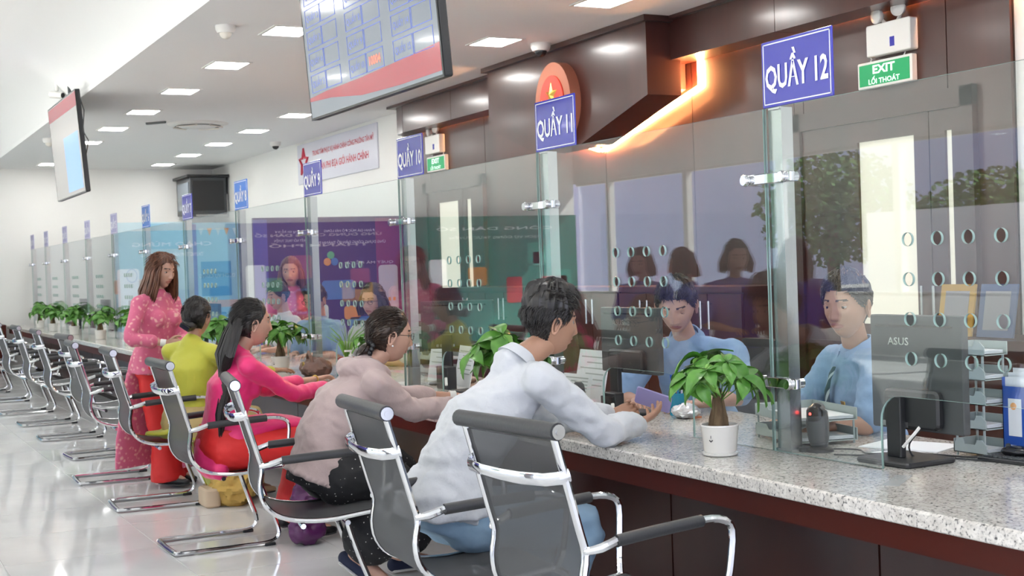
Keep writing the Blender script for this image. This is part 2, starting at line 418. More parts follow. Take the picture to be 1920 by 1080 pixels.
# LED strip tucked behind soffit and box
led = [(3.0, 3.03), (8.52, 3.03), (8.52, 2.80), (10.0, 2.44)]
q = MB(); xx = XW - .05
for (a, za), (b, zb) in zip(led[:-1], led[1:]): q.tube([(xx, a, za), (xx, b, zb)], .016, 6)
q.tube([(xx, 10.05, 2.44), (xx, 11.4, 2.78)], .012, 6); q.tube([(xx, 11.4, 2.78), (xx, 11.4, 3.03)], .016, 6); q.tube([(xx, 11.4, 3.03), (xx, 14.0, 3.03)], .016, 6)
tag(q.obj('led_strip', LED), 'warm orange LED strip behind the wooden soffit and tapered box', 'light strip')

# doors in the wooden wall
def door(y0, y1, zt, panes, idx, exitd):
    d = struct(link('door_%d' % idx, None))
    x = XW - .03
    MB().box((x - .05, y0, 0), (x + .01, y0 + .10, zt + .12)).obj('jamb', WOODD, d)
    MB().box((x - .05, y1 - .10, 0), (x + .01, y1, zt + .12)).obj('jamb', WOODD, d)
    MB().box((x - .05, y0, zt), (x + .01, y1, zt + .12)).obj('head', WOODD, d)
    ym = (y0 + y1) / 2 if exitd is None else exitd
    for a, b, (p0, p1, z0, z1) in ((y0 + .1, ym, panes[1]), (ym, y1 - .1, panes[0])):
        q = MB(); xa, xb = x - .03, x + .005
        q.box((xa, a + .004, .01), (xb, p0, zt)).box((xa, p1, .01), (xb, b - .004, zt)).box((xa, p0, z1), (xb, p1, zt)).box((xa, p0, .01), (xb, p1, z0))
        q.box((xa - .012, a + .03, .12), (xa, b - .03, z0 - .12))
        lf = q.obj('leaf', WOOD, d)
        MB().box((x - .012, p0, z0), (x - .006, p1, z1)).obj('pane', FROST, lf)
        MB().tube([(xa - .05, b - .05 if a < ym - .1 and b > ym - .1 and a == y0 + .1 else a + .05, .95), (xa - .05, b - .05 if a == y0 + .1 else a + .05, 1.25)], .01).obj('handle', STEEL, lf)
FROST = mat('frosted_lit_glass', (.55, .53, .46), .5, emit=(1, .94, .78), es=.22)
door(5.75, 7.42, 2.32, [(6.25, 6.76, 1.0, 2.19), (5.935, 5.99, 1.0, 2.19)], 1, 6.12)
door(12.35, 13.9, 2.30, [(13.0, 13.52, 1.24, 2.18), (12.68, 12.80, 1.24, 2.18)], 2, 12.88)

# ================================================================== COUNTER
ct = thing('service_counter', 'long granite topped service counter with dark red wooden front', 'counter', (0, 0, 0))
# slab with eased edges
y0c, y1c = .9, YB - .1
pr = [(2.60, .716), (2.604, .712), (3.66, .712), (3.66, .76), (2.608, .76), (2.60, .754)]
MB().prism(pr, 1, y0c, y1c).obj('granite_top', GRANITE, ct)
MB().box((2.63, y0c, .632), (2.66, y1c, .712)).obj('fascia', WOODR, ct)
MB().box((2.66, y0c, .69), (3.64, y1c, .711)).obj('subtop', WOODD, ct)
k = 0; y = y0c
while y < y1c - .05:
    b = min(y + 1.2, y1c); MB().box((3.0, y + .005, .06), (3.03, b - .005, .69)).obj('panel', WOODP, ct); y += 1.2
MB().box((3.02, y0c, 0), (3.06, y1c, .69)).obj('panel_backing', JOINT, ct)
MB().box((3.03, y0c, 0), (3.05, y1c, .06)).obj('plinth', WOODD, ct)
MB().box((3.02, y0c, 0), (3.64, y0c + .03, .7)).obj('end_panel', WOODR, ct)

# ================================================================== GLASS SCREENS, POSTS, SIGNS
def arcs(cx, cy, r, a0, a1, n=6): return [(cx + r * cos(radians(a0 + (a1 - a0) * k / n)), cy + r * sin(radians(a0 + (a1 - a0) * k / n))) for k in range(n + 1)]
def glass_data(W=1.758, zt=1.99):
    # panel coordinates: u = distance from its post towards the camera, v = height
    out = [(0, .762), (.55, .762)] + arcs(.55 + .085, 1.003 - .085, .085, 180, 90) + arcs(1.25 - .085, 1.003 - .085, .085, 90, 0) + [(1.25, .762), (W, .762), (W, zt), (0, zt)]
    cu = bpy.data.curves.new('glass', 'CURVE'); cu.dimensions = '2D'; cu.fill_mode = 'BOTH'; cu.extrude = .005
    def spl(p):
        s = cu.splines.new('POLY'); s.points.add(len(p) - 1)
        for q, (a, b) in zip(s.points, p): q.co = (a, b, 0, 1)
        s.use_cyclic_u = True
    spl(out)
    for i in range(4):
        for j in range(4): spl([(.69 + .124 * i + .0215 * cos(t * pi / 10), 1.125 + .125 * j + .0215 * sin(t * pi / 10)) for t in range(20)])
    t = bpy.data.objects.new('g', cu); COL.objects.link(t)
    me = bpy.data.meshes.new_from_object(t.evaluated_get(bpy.context.evaluated_depsgraph_get())); bpy.data.objects.remove(t)
    me.materials.clear(); me.materials.append(GLASS); me.materials.append(GLEDGE)
    for v in me.vertices: v.co = (v.co.z, -v.co.x, v.co.y)
    b = bmesh.new(); b.from_mesh(me); bmesh.ops.remove_doubles(b, verts=b.verts, dist=1e-5); bmesh.ops.recalc_face_normals(b, faces=b.faces); b.to_mesh(me); b.free()
    for p in me.polygons: p.material_index = 0 if abs(p.normal.x) > .7 else 1
    return me
GD = glass_data()
ORD = ['nearest to the camera', 'second from the camera', 'third from the camera', 'fourth from the camera', 'fifth from the camera', 'sixth from the camera', 'seventh from the camera', 'eighth from the camera', 'ninth from the camera', 'tenth from the camera', 'eleventh from the camera', 'twelfth from the camera, farthest']
POSTY = {12: 3.84, 11: 5.56, 10: 7.28, 9: 9.01, 8: 10.80, 7: 12.61, 6: 14.42, 5: 16.18, 4: 17.97, 3: 19.8, 2: 21.6, 1: 23.12}
gp = link('x', None); bpy.data.objects.remove(gp)
pm = MB().box((0, -.075, .76), (.05, -.003, 1.99)).data('post', STEEL)
base_d = MB().box((-.005, -.085, .76), (.055, .006, .772)).data('post_base', STEEL)
def clamp_data():
    q = MB(); q.rbox((-.030, -.150, -.018), (-.006, .125, .018), .006)
    for y in (-.115, .095):
        q.lathe([(.0, -.012), (.018, -.012), (.022, -.006), (.022, .004), (.018, .010), (0, .010)], 14, M=Matrix.Translation((-.036, y, 0)) @ Matrix.Rotation(radians(90), 4, 'Y'))
        q.lathe([(.0, -.012), (.018, -.012), (.018, .012), (0, .012)], 14, M=Matrix.Translation((.014, y, 0)) @ Matrix.Rotation(radians(90), 4, 'Y'))
    q.box((-.006, -.02, -.012), (.0, .0, .012))
    return q.data('clamp', CHROME, True)
CL = clamp_data()
for n in range(12, 0, -1):
    yp = POSTY[n]
    g = thing('glass_screen', 'clear glass screen right of the QUẦY %d post, %s' % (n, ORD[12 - n]), 'glass screen', (XG, yp, 0), 0, 'glass screens on the counter')
    o = link('pane', GD, g); nxt = POSTY.get(n + 1, yp - 1.77); o.scale = (1, (yp - nxt - .008) / 1.758, 1)
    p = thing('glass_post', 'square steel post under the QUẦY %d sign, %s' % (n, ORD[12 - n]), 'post', (XG + .012, yp, 0), 0, 'steel posts holding the glass')
    link('post', pm, p); link('base_plate', base_d, p)
    for z in (1.74, 1.01):
        c = link('clamp', CL, p); c.location = (0, 0, z)
    # sign
    far = n <= 5
    sm = SIGNF if far else (SIGNB2 if n in (6, 8) else SIGNB)
    s = thing('counter_sign', ('pale lavender counter sign reading QUẦY %d, %s' if far else 'blue counter sign with white letters reading QUẦY %d, %s') % (n, ORD[12 - n]), 'sign', (XG - .004, yp, 2.108), 0, 'counter number signs')
    MB().rbox((-.003, -.375, -.117), (.003, .002, .117), .004, axis=0).obj('plate', sm, s)
    bd = MB()
    for a, b in (((-.0042, -.366, .104), (-.003, -.008, .108)), ((-.0042, -.366, -.108), (-.003, -.008, -.104)), ((-.0042, -.366, -.108), (-.003, -.362, .108)), ((-.0042, -.012, -.108), (-.003, -.008, .108))): bd.box(a, b)
    bd.obj('border', WHITE, s)
    MB().box((.003, -.08, -.125), (.012, -.02, -.08)).obj('bracket', STEEL, s)
    text('lettering', 'QUẦY %d' % n, WHITE, s, frame((-.0050, -.187, .002), (0, -1, 0), (0, 0, 1)), .150, .335, bold=.028)

# ================================================================== CEILING FIXTURES
def light_panel(x, y, z, label):
    t = thing('ceiling_light', label, 'ceiling light', (x, y, z), 0, 'square ceiling light panels')
    q = MB(); a, b, c, d = .175, .215, .15, .19
    q.box((-a, -b, -.008), (a, -d, 0)).box((-a, d, -.008), (a, b, 0)).box((-a, -d, -.008), (-c, d, 0)).box((c, -d, -.008), (a, d, 0))
    q.obj('frame', WHITEP, t)
    MB().box((-c, -d, -.004), (c, d, -.001)).obj('diffuser', LIGHTP, t)
OW = ['first', 'second', 'third', 'fourth', 'fifth', 'sixth', 'seventh', 'eighth', 'ninth', 'tenth', 'eleventh', 'twelfth', 'thirteenth', 'fourteenth', 'fifteenth', 'sixteenth']
for k in range(15):
    yv = 8.18 + 1.765 * (k - 6)
    if k >= 3 : light_panel(3.24, yv, HC, 'white ceiling light panel, %s from the camera end in the row above the chairs' % OW[k])
    if k >= 3: light_panel(5.03, yv, HC, 'white ceiling light panel, %s from the camera end in the row beside the wooden soffit' % OW[k])
for k in range(7):
    yv = -1.5 + 3.5 * k
    for j, xv in enumerate((-5.2, -2.6, .2)):
        light_panel(xv, yv, HU, 'white light panel in the raised ceiling, %s across and %s along' % (OW[j], OW[k]))
light_panel(1.45, 14.5, HU, 'white light panel near the cove, left of the far hanging screen')
# air conditioner cassette, detectors, cameras
t = thing('ceiling_air_conditioner', 'round white ceiling air conditioner outlet beyond the big screen', 'air conditioner', (4.12, 16.3, HC))
q = MB(); q.lathe([(0, -.05), (.20, -.05), (.24, -.035), (.30, -.03), (.36, -.012), (.37, 0), (0, 0)], 32); q.obj('housing', WHITEP, t, True)
MB().lathe([(.24, -.0345), (.275, -.0345), (.275, -.038), (.24, -.038)], 32).obj('outlet', DGREY, t, True)
for k in range(4):
    a = radians(45 + 90 * k); MB().box((-.14, -.012, -.005), (.14, .012, .005), M=Matrix.Translation((.255 * cos(a), .255 * sin(a), -.045)) @ Matrix.Rotation(a + pi / 2, 4, 'Z') @ Matrix.Rotation(radians(25), 4, 'X')).obj('louvre', CREAM, t)
def dome(name, label, cat, loc, r, black):
    t = thing(name, label, cat, loc)
    MB().lathe([(0, 0), (r, 0), (r, -r * .35), (r * .82, -r * .75), (0, -r * .75)][::-1], 24).obj('base', WHITEP, t, True)
    MB().ell((0, 0, -r * .72), (r * .62, r * .62, r * .62)).obj('lens_dome', BLACKG if black else CREAM, t, True)
dome('smoke_detector', 'white smoke detector on the ceiling left of the big screen', 'smoke detector', (2.73, 9.87, HC), .075, False)
dome('dome_camera', 'white dome camera with dark lens on the ceiling by the tapered box', 'security camera', (5.45, 9.93, HC), .085, True)
dome('dome_camera', 'small dark dome camera on the ceiling above the white banner', 'security camera', (5.75, 18.4, HC), .08, True)
dome('smoke_detector', 'small grey detector on the ceiling left of the far hanging screen', 'smoke detector', (2.66, 18.3, HC), .08, False)
t = thing('bullet_camera', 'small white camera under the cove left of the far hanging screen', 'security camera', (2.28, 15.0, 3.60))
MB().tube([(0, 0, 0), (0, 0, -.10)], .02).obj('stem', WHITEP, t); MB().tube([(-.06, .05, -.13), (.05, -.06, -.15)], .035, 12).obj('body', WHITEP, t, True)
MB().tube([(.05, -.06, -.15), (.056, -.066, -.151)], .028, 12).obj('lens', BLACKG, t)
tag(MB().tube([(3.50, 16.3, HC - .006), (3.68, 16.1, HC - .006)], .02).obj('ceiling_vent_slot', DGREY), 'short dark slot in the ceiling left of the round air conditioner', 'vent')

# ------------------------------------------------------------------ hanging screens
SCRG = mat('screen_grey_blue', (.10, .11, .12), .12, coat=.3, emit=(.40, .46, .56), es=.17)
SCRR = mat('screen_red', (.3, .02, .03), .12, coat=.3, emit=(.42, .06, .11), es=.17)
SCRL = mat('screen_blue_line', (.1, .15, .5), .3, emit=(.10, .15, .50), es=.22)
SCRO = mat('screen_red_digits', (.6, .1, .05), .3, emit=(.75, .18, .10), es=.7)
SCRW = mat('screen_pale', (.3, .3, .3), .15, emit=(.62, .58, .55), es=.16)
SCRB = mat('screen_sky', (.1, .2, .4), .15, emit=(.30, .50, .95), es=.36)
def screen(name, label, x, ynear, zbot, W, Hh, rz, tilt=4):
    t = thing(name, label, 'screen', (x, ynear, zbot), 0)
    piv = Matrix.Rotation(radians(rz), 4, 'Z') @ Matrix.Rotation(radians(-tilt), 4, 'Y')
    t.rotation_euler = piv.to_euler()
    b = MB(); b.rbox((0, 0, 0), (.045, W, Hh), .012, axis=0); b.rbox((.04, W * .2, Hh * .15), (.075, W * .8, Hh * .8), .02, axis=0); b.obj('housing', BLACKP, t)
    q = MB(); e = .012
    q.box((-.004, 0, 0), (0, W, e)).box((-.004, 0, Hh - e), (0, W, Hh)).box((-.004, 0, e), (0, e, Hh - e)).box((-.004, W - e, e), (0, W, Hh - e)); q.obj('bezel', BLACKG, t)
    # hanger up to the raised ceiling
    MB().tube([(.07, W / 2, Hh * .5), (.10, W / 2, Hh * .95), (.07 - (3.78 - zbot - Hh) * .0 + .04, W / 2, 3.72 - zbot if x < 2.4 else HC - zbot)], .022).obj('hanging_pole', DGREY, t)
    return t
T1 = screen('queue_display', 'large hanging queue screen listing counter numbers with a red band', 2.52, 5.50, 2.325, 1.80, 1.02, 0.5)
W_, H_ = 1.80, 1.02
MB().box((-.003, .012, .012), (-.001, W_ - .012, H_ - .012)).obj('display', SCRG, T1)
wv = [(.013, .16), (.5, .145), (1.0, .135), (1.5, .135), (1.787, .125), (1.787, .105), (1.45, .09), (1.0, .045), (.5, .03), (.013, .03)]
MB().prism([(a, b) for a, b in wv], 0, -.0045, -.003).obj('red_band', SCRR, T1)
FR = lambda y, z: frame((-.0052, y, z), (0, -1, 0), (0, 0, 1))
cells = MB()
for c_ in range(3):
    for r_ in range(5):
        yl = W_ - .06 - c_ * .60; zt = H_ - .335 - r_ * .122
        for (a, b) in ((yl, yl - .235), (yl - .245, yl - .47)):
            y1, y0 = a, b; z1, z0 = zt + .05, zt - .05; e = .0035
            for bx in (((y0), z0, y1, z0 + e), (y0, z1 - e, y1, z1), (y0, z0, y0 + e, z1), (y1 - e, z0, y1, z1)):
                cells.box((-.0046, bx[0], bx[1]), (-.003, bx[2], bx[3]))
        text('lettering', 'QUẦY %d' % (c_ * 5 + r_ + 1), SCRL, T1, FR(yl - .1175, zt + .004), .062, .19)
cells.obj('table_lines', SCRL, T1)['kind'] = 'stuff'
text('digits', '10004', SCRO, T1, FR(W_ - .06 - .60 - .357, H_ - .335 - 4 * .122), .048, .15, bold=.02)
T2 = screen('information_screen', 'far hanging screen seen edge on below the cove with a blue panel', 2.33, 13.72, 2.34, 1.80, 1.02, 0)
MB().box((-.003, .012, .012), (-.001, W_ - .012, H_ - .012)).obj('display', SCRW, T2)
MB().box((-.0045, .10, .05), (-.003, .98, .62)).obj('blue_panel', SCRB, T2)  # plain blue rectangle laid on the display face
MB().box((-.0045, .02, .86), (-.003, W_ - .02, 1.0)).obj('red_header', SCRR, T2)
MB().tube([(.02, -.01, 1.0), (.06, -.03, .8), (.03, -.01, .6), (.07, -.03, .5), (.03, -.02, .35)], .006, 5).obj('cable', BLACKP, T2, True)

# ------------------------------------------------------------------ banner on the white wall
t = thing('wall_banner', 'white wall banner with red lettering and a red outline star emblem', 'banner', (XW - .02, 15.38, 2.72))
MB().rbox((0, 0, 0), (.02, 3.12, .565), .01, axis=0).obj('board', mat('banner_white', (.66, .66, .74), .3), t)
BR = mat('banner_red', (.62, .05, .09), .5)
FB = lambda y, z: frame((-.0015, y, z), (0, -1, 0), (0, 0, 1))
text('lettering', 'TRUNG TÂM PHỤC VỤ HÀNH CHÍNH CÔNG PHƯỜNG TÂN MỸ', BR, t, FB(1.28, .40), .11, 2.35, bold=.02)
text('lettering', 'ĐỊA BÀN PHI ĐỊA GIỚI HÀNH CHÍNH', BR, t, FB(1.38, .20), .15, 2.15, bold=.02)
q = MB()
pts = []
for k in range(10):
    r = .19 if k % 2 == 0 else .085; a = pi / 2 + k * pi / 5; pts.append(V((-.004, 2.82 - r * cos(a), .30 + r * sin(a))))
q.tube(pts, .022, 6, closed=True); q.obj('star_emblem', BR, t)

# ------------------------------------------------------------------ national emblem on the box
t = thing('wall_emblem', 'red oval emblem with gold star in a wooden surround on the tapered box', 'emblem', (5.62, 9.88, 2.82))
EW = mat('emblem_surround', (.42, .15, .09), .5); ER = mat('emblem_red', (.72, .05, .03), .4, coat=.2)
oval = lambda a, b, n=40: [(a * cos(2 * pi * k / n), b * sin(2 * pi * k / n)) for k in range(n)]
MB().prism(oval(.305, .345), 0, -.10, 0).obj('surround', EW, t, True)
MB().prism(oval(.205, .235), 0, -.112, -.10).obj('disc', ER, t, True)
pts = []
for k in range(10):
    r = .105 if k % 2 == 0 else .043; a = pi / 2 + k * pi / 5; pts.append((r * cos(a), .07 + r * sin(a)))
q = MB(); c = V((-.135, 0, .07)); ring = [V((-.112, a, b)) for a, b in pts]
q.add([c] + ring, [(0, 1 + k, 1 + (k + 1) % 10) for k in range(10)]); q.obj('star', GOLD, t)
q = MB()
for s_ in (-1, 1):
    for k in range(7):
        a = radians(-80 + k * 15); p = V((-.118, s_ * .165 * cos(a), -.02 + .20 * sin(a))); q.ell(p, (.008, .030, .014), nu=8, nv=5, M=Matrix.Rotation(s_ * (a + pi / 2), 4, 'X'))
q.obj('rice_wreath', GOLD, t)['kind'] = 'stuff'
q = MB(); q.tube([(-.118, -.06 + .0, -.14), (-.118, 0, -.16), (-.118, .06, -.14)], .018, 6)
for k in range(10):
    a = 2 * pi * k / 10; q.box((-.122, -.012, .035), (-.112, .012, .052), M=Matrix.Translation((0, 0, -.11)) @ Matrix.Rotation(a, 4, 'X'))
q.tube([(-.117, .036 * cos(2 * pi * k / 16), -.11 + .036 * sin(2 * pi * k / 16)) for k in range(16)], .008, 6, closed=True); q.obj('gear', GOLD, t)['kind'] = 'stuff'

# ------------------------------------------------------------------ emergency lights and exit signs
EXG = mat('exit_green', (.0, .20, .06), .35, emit=(.0, .28, .09), es=.35); EXW = mat('exit_letters', (.7, .9, .8), .4, emit=(.75, 1, .85), es=.45)
LENSM = mat('lamp_lens', (.85, .84, .80), .2, coat=.5)
for (yc, zc, ye, ze, lab) in ((6.405, 2.82, 6.47, 2.61, 'right'), (13.53, 2.83, 13.5, 2.615, 'left')):
    t = thing('emergency_light', 'white twin head emergency light on the wooden wall, %s one' % ('nearer, right hand' if lab == 'right' else 'farther, left hand'), 'emergency light', (XW - .036, yc, zc))
    MB().rbox((-.07, -.195, -.10), (0, .195, .10), .012, axis=0).obj('battery_box', WHITEP, t)
    MB().box((-.072, -.06, -.06), (-.0695, -.02, .0)).obj('blue_sticker', SIGNB, t)
    for yy_ in (-.10, .09):
        zz_ = .150 if yy_ > 0 else .165
        h = MB(); MT = Matrix.Translation((-.06, yy_, zz_)) @ Matrix.Rotation(radians(-90), 4, 'Y') @ Matrix.Rotation(radians(14 if yy_ < 0 else -6), 4, 'X')
        h.lathe([(0, -.035), (.022, -.033), (.042, -.012), (.050, .012), (.050, .02)], 20, M=MT); hd = h.obj('lamp_head', WHITEP, t, True)
        MB().lathe([(0, .034), (.02, .032), (.038, .027), (.047, .018), (0, .012)][::-1], 20, M=MT).obj('lens', LENSM, hd, True)
        MB().tube([(-.035, yy_ * .6, .10), (-.045, yy_, .14)], .012).obj('neck', WHITEP, t)
    t = thing('exit_sign', 'green EXIT LỐI THOÁT sign on the wooden wall, %s one' % ('nearer, right hand' if lab == 'right' else 'farther, left hand'), 'exit sign', (XW - .036, ye, ze))
    MB().rbox((-.045, -.245, -.085), (0, .245, .085), .01, axis=0).obj('case', WHITEP, t)
    MB().box((-.048, -.225, -.068), (-.045, .225, .068)).obj('face', EXG, t)
    text('lettering', 'EXIT', EXW, t, frame((-.0490, 0, .030), (0, -1, 0), (0, 0, 1)), .055, .20, bold=.03)
    text('lettering', 'LỐI THOÁT', EXW, t, frame((-.0490, 0, -.036), (0, -1, 0), (0, 0, 1)), .052, .28, bold=.02)
    for s_ in (-1, 1): MB().tube([(-.02, s_ * .15, .085), (-.02, s_ * .15 - .015, .105), (-.02, s_ * .15, .12)], .004, 6).obj('hanger', WHITEP, t)

# ------------------------------------------------------------------ black unit in the far corner
t = thing('corner_unit', 'black box unit on a white wall bracket high in the far corner', 'wall unit', (5.45, 22.25, 2.50))
MB().rbox((0, 0, 0), (.62, .95, .62), .02).obj('cabinet', DGREY, t)
MB().box((.05, -.012, .06), (.57, 0, .56)).obj('front_panel', BLACKP, t)
MB().box((-.010, .08, .08), (0, .85, .54)).obj('side_glass', mat('grey_blue_glass', (.2, .24, .28), .1), t)
MB().box((-.05, -.05, .62), (.66, 1.0, .66)).obj('lid', BLACKP, t)
MB().box((.12, .1, -.03), (.66, .14, 0)).obj('bracket_arm', WHITEP, t); MB().tube([(.62, .1, .24), (.30, .1, -.02)], .014).obj('bracket_brace', WHITEP, t); MB().box((.63, .08, -.05), (.66, .16, .34)).obj('bracket_upright', WHITEP, t)

# ------------------------------------------------------------------ low cabinets against the wooden wall
for k, (a, b) in enumerate([(7.45, 9.05), (9.07, 10.67), (10.69, 12.25)]):
    t = thing('low_cabinet', 'dark wooden cupboard with twin steel handles behind the staff, %s' % ['nearest one', 'middle one', 'farthest one'][k], 'cupboard', (5.60, a, 0), 0, 'low cupboards along the wooden wall')
    L = b - a
    MB().box((.02, 0, .05), (.42, L, 1.22)).obj('body', WOODD, t); MB().box((0, -.005, 1.22), (.43, L + .005, 1.26)).obj('top', WOOD, t); MB().box((.04, .01, 0), (.4, L - .01, .05)).obj('plinth', BLACKP, t)
    n_ = 4; dw = L / n_
    for j in range(n_):
        d = MB().box((0, j * dw + .004, .07), (.02, (j + 1) * dw - .004, 1.21)).obj('door', WOOD, t)
        yh = (j + 1) * dw - .05 if j % 2 == 0 else j * dw + .05
        MB().tube([(-.03, yh, .96), (-.03, yh, 1.16)], .009).tube([(0, yh, .98), (-.03, yh, .98)], .005).tube([(0, yh, 1.14), (-.03, yh, 1.14)], .005).obj('handle', STEEL, d)

# ================================================================== CHAIRS
def chair_proto():
    t = thing('mesh_chair', '', 'chair', (0, 0, 0), 0, 'black mesh visitor chairs along the counter')
    # side profile (x, z)
    pf = [(-.365, 1.0), (-.33, .88), (-.285, .72), (-.265, .645), (-.275, .57), (-.262, .50), (-.215, .445), (-.13, .415), (0, .405), (.14, .42), (.225, .428), (.262, .405)]
    P = []
    for i in range(len(pf) - 1):
        for k in range(3):
            a, b, c, d = [V(pf[min(max(i + j, 0), len(pf) - 1)]) for j in (-1, 0, 1, 2)]; u = k / 3
            P.append(.5 * ((2 * b) + (c - a) * u + (2 * a - 5 * b + 4 * c - d) * u * u + (-a + 3 * b - 3 * c + d) * u ** 3))
    P.append(V(pf[-1]))
    for s in (-1, 1):
        MB().tube([(p.x, s * .235, p.y) for p in P], [(.0145, .011)] * len(P), 8, ref=(0, 1, 0)).obj('side_frame', CHROME, t, True)
    q = MB(); n = 9; rows = []
    for side in (0, 1):
        for p_i, p in enumerate(P[1:-1]):
            d = (P[p_i + 2] - P[p_i]).normalized(); nrm = V((-d.y, d.x)); off = .004 * (1 if side else -1)
            rows.append([(p.x + nrm.x * off, -.222 + .444 * k / (n - 1), p.y + nrm.y * off) for k in range(n)])
    h = len(rows) // 2
    loop = [rows[i] + rows[h + i][::-1] for i in range(h)]
    q.rings([[V(p) for p in r] for r in loop]); q.obj('mesh_sling', MESHF, t, True)
    for s in (-1, 1):
        MB().tube([(p.x, s * .222, p.y) for p in P[1:-1]], .007, 6).obj('edge_piping', BLACKP, t, True)
    q = MB(); q.tube([(-.365, -.262, 1.0), (-.365, .262, 1.0)], .0255, 14); q.obj('head_roll', LEATHER, t, True)
    for s in (-1, 1):
        MB().tube([(-.365, s * .262, 1.0), (-.365, s * .268, 1.0)], .0215, 14).tube([(-.365, s * .268, 1.0), (-.365, s * .271, 1.0)], .010, 10).obj('end_cap', STEEL, t, True)
    q = MB(); q.tube([(.262, -.24, .405), (.262, .24, .405)], .014, 8); q.obj('front_bar', CHROME, t, True)
    # curved brace behind the upper back
    br = [(-.318, -.246, .875), (-.345, -.240, .868), (-.372, -.20, .862), (-.386, -.10, .858), (-.39, 0, .857), (-.386, .10, .858), (-.372, .20, .862), (-.345, .240, .868), (-.318, .246, .875)]
    MB().tube(br, [(.019, .006)] * 9, 8, ref=(0, 0, 1)).obj('back_brace', CHROME, t, True)
    for s in (-1, 1):
        # arm: bracket, padded tube, front bend down to the seat frame
        MB().capsule([(-.268, s * .248, .655), (-.235, s * .268, .662), (-.185, s * .275, .678)], [.011, .014, .013], 8, sub=2).obj('arm_bracket', CHROME, t, True)
        arm = [(-.19, s * .275, .677), (-.05, s * .275, .685), (.10, s * .275, .692), (.17, s * .275, .693), (.225, s * .275, .68), (.25, s * .275, .65), (.248, s * .272, .58), (.235, s * .262, .48), (.22, s * .24, .43)]
        MB().capsule(arm, [.0115] * 9, 8, sub=2).obj('arm_tube', CHROME, t, True)
        MB().tube([(-.185, s * .275, .677), (-.05, s * .275, .685), (.13, s * .275, .692)], .0185, 10).obj('arm_pad', LEATHER, t, True)
        # sled base: floor rail, front bend, riser under the seat
        rail = [(-.36, s * .20, .014), (-.33, s * .218, .014), (.0, s * .218, .014), (.13, s * .218, .016), (.185, s * .218, .04), (.19, s * .216, .09), (.15, s * .21, .20), (.11, s * .205, .32), (.09, s * .20, .395)]
        MB().capsule(rail, [.0125] * 9, 8, sub=3).obj('base_rail', CHROME, t, True)
        MB().rbox((.11, s * .218 - .016, 0), (.17, s * .218 + .016, .016), .006).obj('foot_pad', BLACKP, t)
    MB().tube([(-.36, -.20, .014), (-.365, 0, .014), (-.36, .20, .014)], .0125, 8).obj('rear_bar', CHROME, t, True)
    for xx_ in (.09, -.10):
        MB().tube([(xx_, -.235, .385), (xx_, .235, .385)], .012, 8).obj('under_seat_bar', CHROME, t, True)
    MB().box((-.11, -.02, .372), (.10, .02, .384)).obj('under_seat_plate', BLACKP, t)
    return t
chairs = [
    (2.10, 3.49, 6.0, 'empty black mesh chair nearest the camera, in front of the man in the white shirt'),
    (1.96, 4.21, -4.3, 'black mesh chair the man in the white shirt sits on'),
    (1.90, 5.64, -11, 'black mesh chair the woman in the beige hoodie sits on, turned slightly'),
    (1.93, 7.20, -0.5, 'black mesh chair behind the woman in the bright pink dress'),
    (1.94, 8.72, -3, 'black mesh chair with a yellow dress tail hanging over its seat'),
    (1.92, 10.02, -2.8, 'black mesh chair just beyond the standing woman in the lace dress'),
    (2.08, 11.45, 3, 'black mesh chair, sixth empty place from the standing woman towards the camera side'),
    (2.06, 12.95, -1, 'black mesh chair, third beyond the standing woman'),
    (2.06, 14.4, 0, 'black mesh chair, fourth beyond the standing woman'),
    (2.02, 15.8, 2, 'black mesh chair, fifth beyond the standing woman'),
    (2.0, 17.5, -2, 'black mesh chair, sixth beyond the standing woman'),
    (1.95, 19.1, 1, 'black mesh chair, seventh beyond the standing woman, farthest in the row'),
]
chairs[6] = (2.08, 11.45, 3, 'black mesh chair, second beyond the standing woman')
C0 = chair_proto()
for i, (x, y, a, lab) in enumerate(chairs):
    if i == 0: C0.location = (x, y, 0); C0.rotation_euler = (0, 0, radians(a)); C0['label'] = lab
    else: copy_tree(C0, (x, y, 0), radians(a), lab)

# ================================================================== PEOPLE
def remesh(mb, voxel, smooth=4, disp=None):
    me = mb.data('tmp', SKIN, False, fix=False)
    o = bpy.data.objects.new('tmp', me); COL.objects.link(o)
    r = o.modifiers.new('r', 'REMESH'); r.mode = 'VOXEL'; r.voxel_size = voxel
    s = o.modifiers.new('s', 'SMOOTH'); s.iterations = smooth; s.factor = .5
    dg = bpy.context.evaluated_depsgraph_get(); dg.update()
    out = bpy.data.meshes.new_from_object(o.evaluated_get(dg))
    bpy.data.objects.remove(o)
    vs = [v.co.copy() for v in out.vertices]; fs = [tuple(p.vertices) for p in out.polygons]
    if disp:
        ns = [v.normal.copy() for v in out.vertices]
        vs = [v + n * disp(v) for v, n in zip(vs, ns)]
    bpy.data.meshes.remove(out)
    return vs, fs

def folds(amp, seed=0, sc=1):
    o = V((seed * 3.1, seed * 1.7, seed))
    def f(p):
        q = V((p.x * 9, p.y * 9, p.z * 14)) * sc + o
        a = noise.noise(q); b = noise.noise(q * 2.3 + V((5, 1, 2)))
        c = noise.noise(V((p.x * 16 + p.z * 14, p.y * 16 - p.z * 10, p.z * 9)) * sc + o)
        return amp * ((1 - abs(a) * 2.4) * .8 + b * .5 + (.5 - abs(c) * 2.0) * .7)
    return f

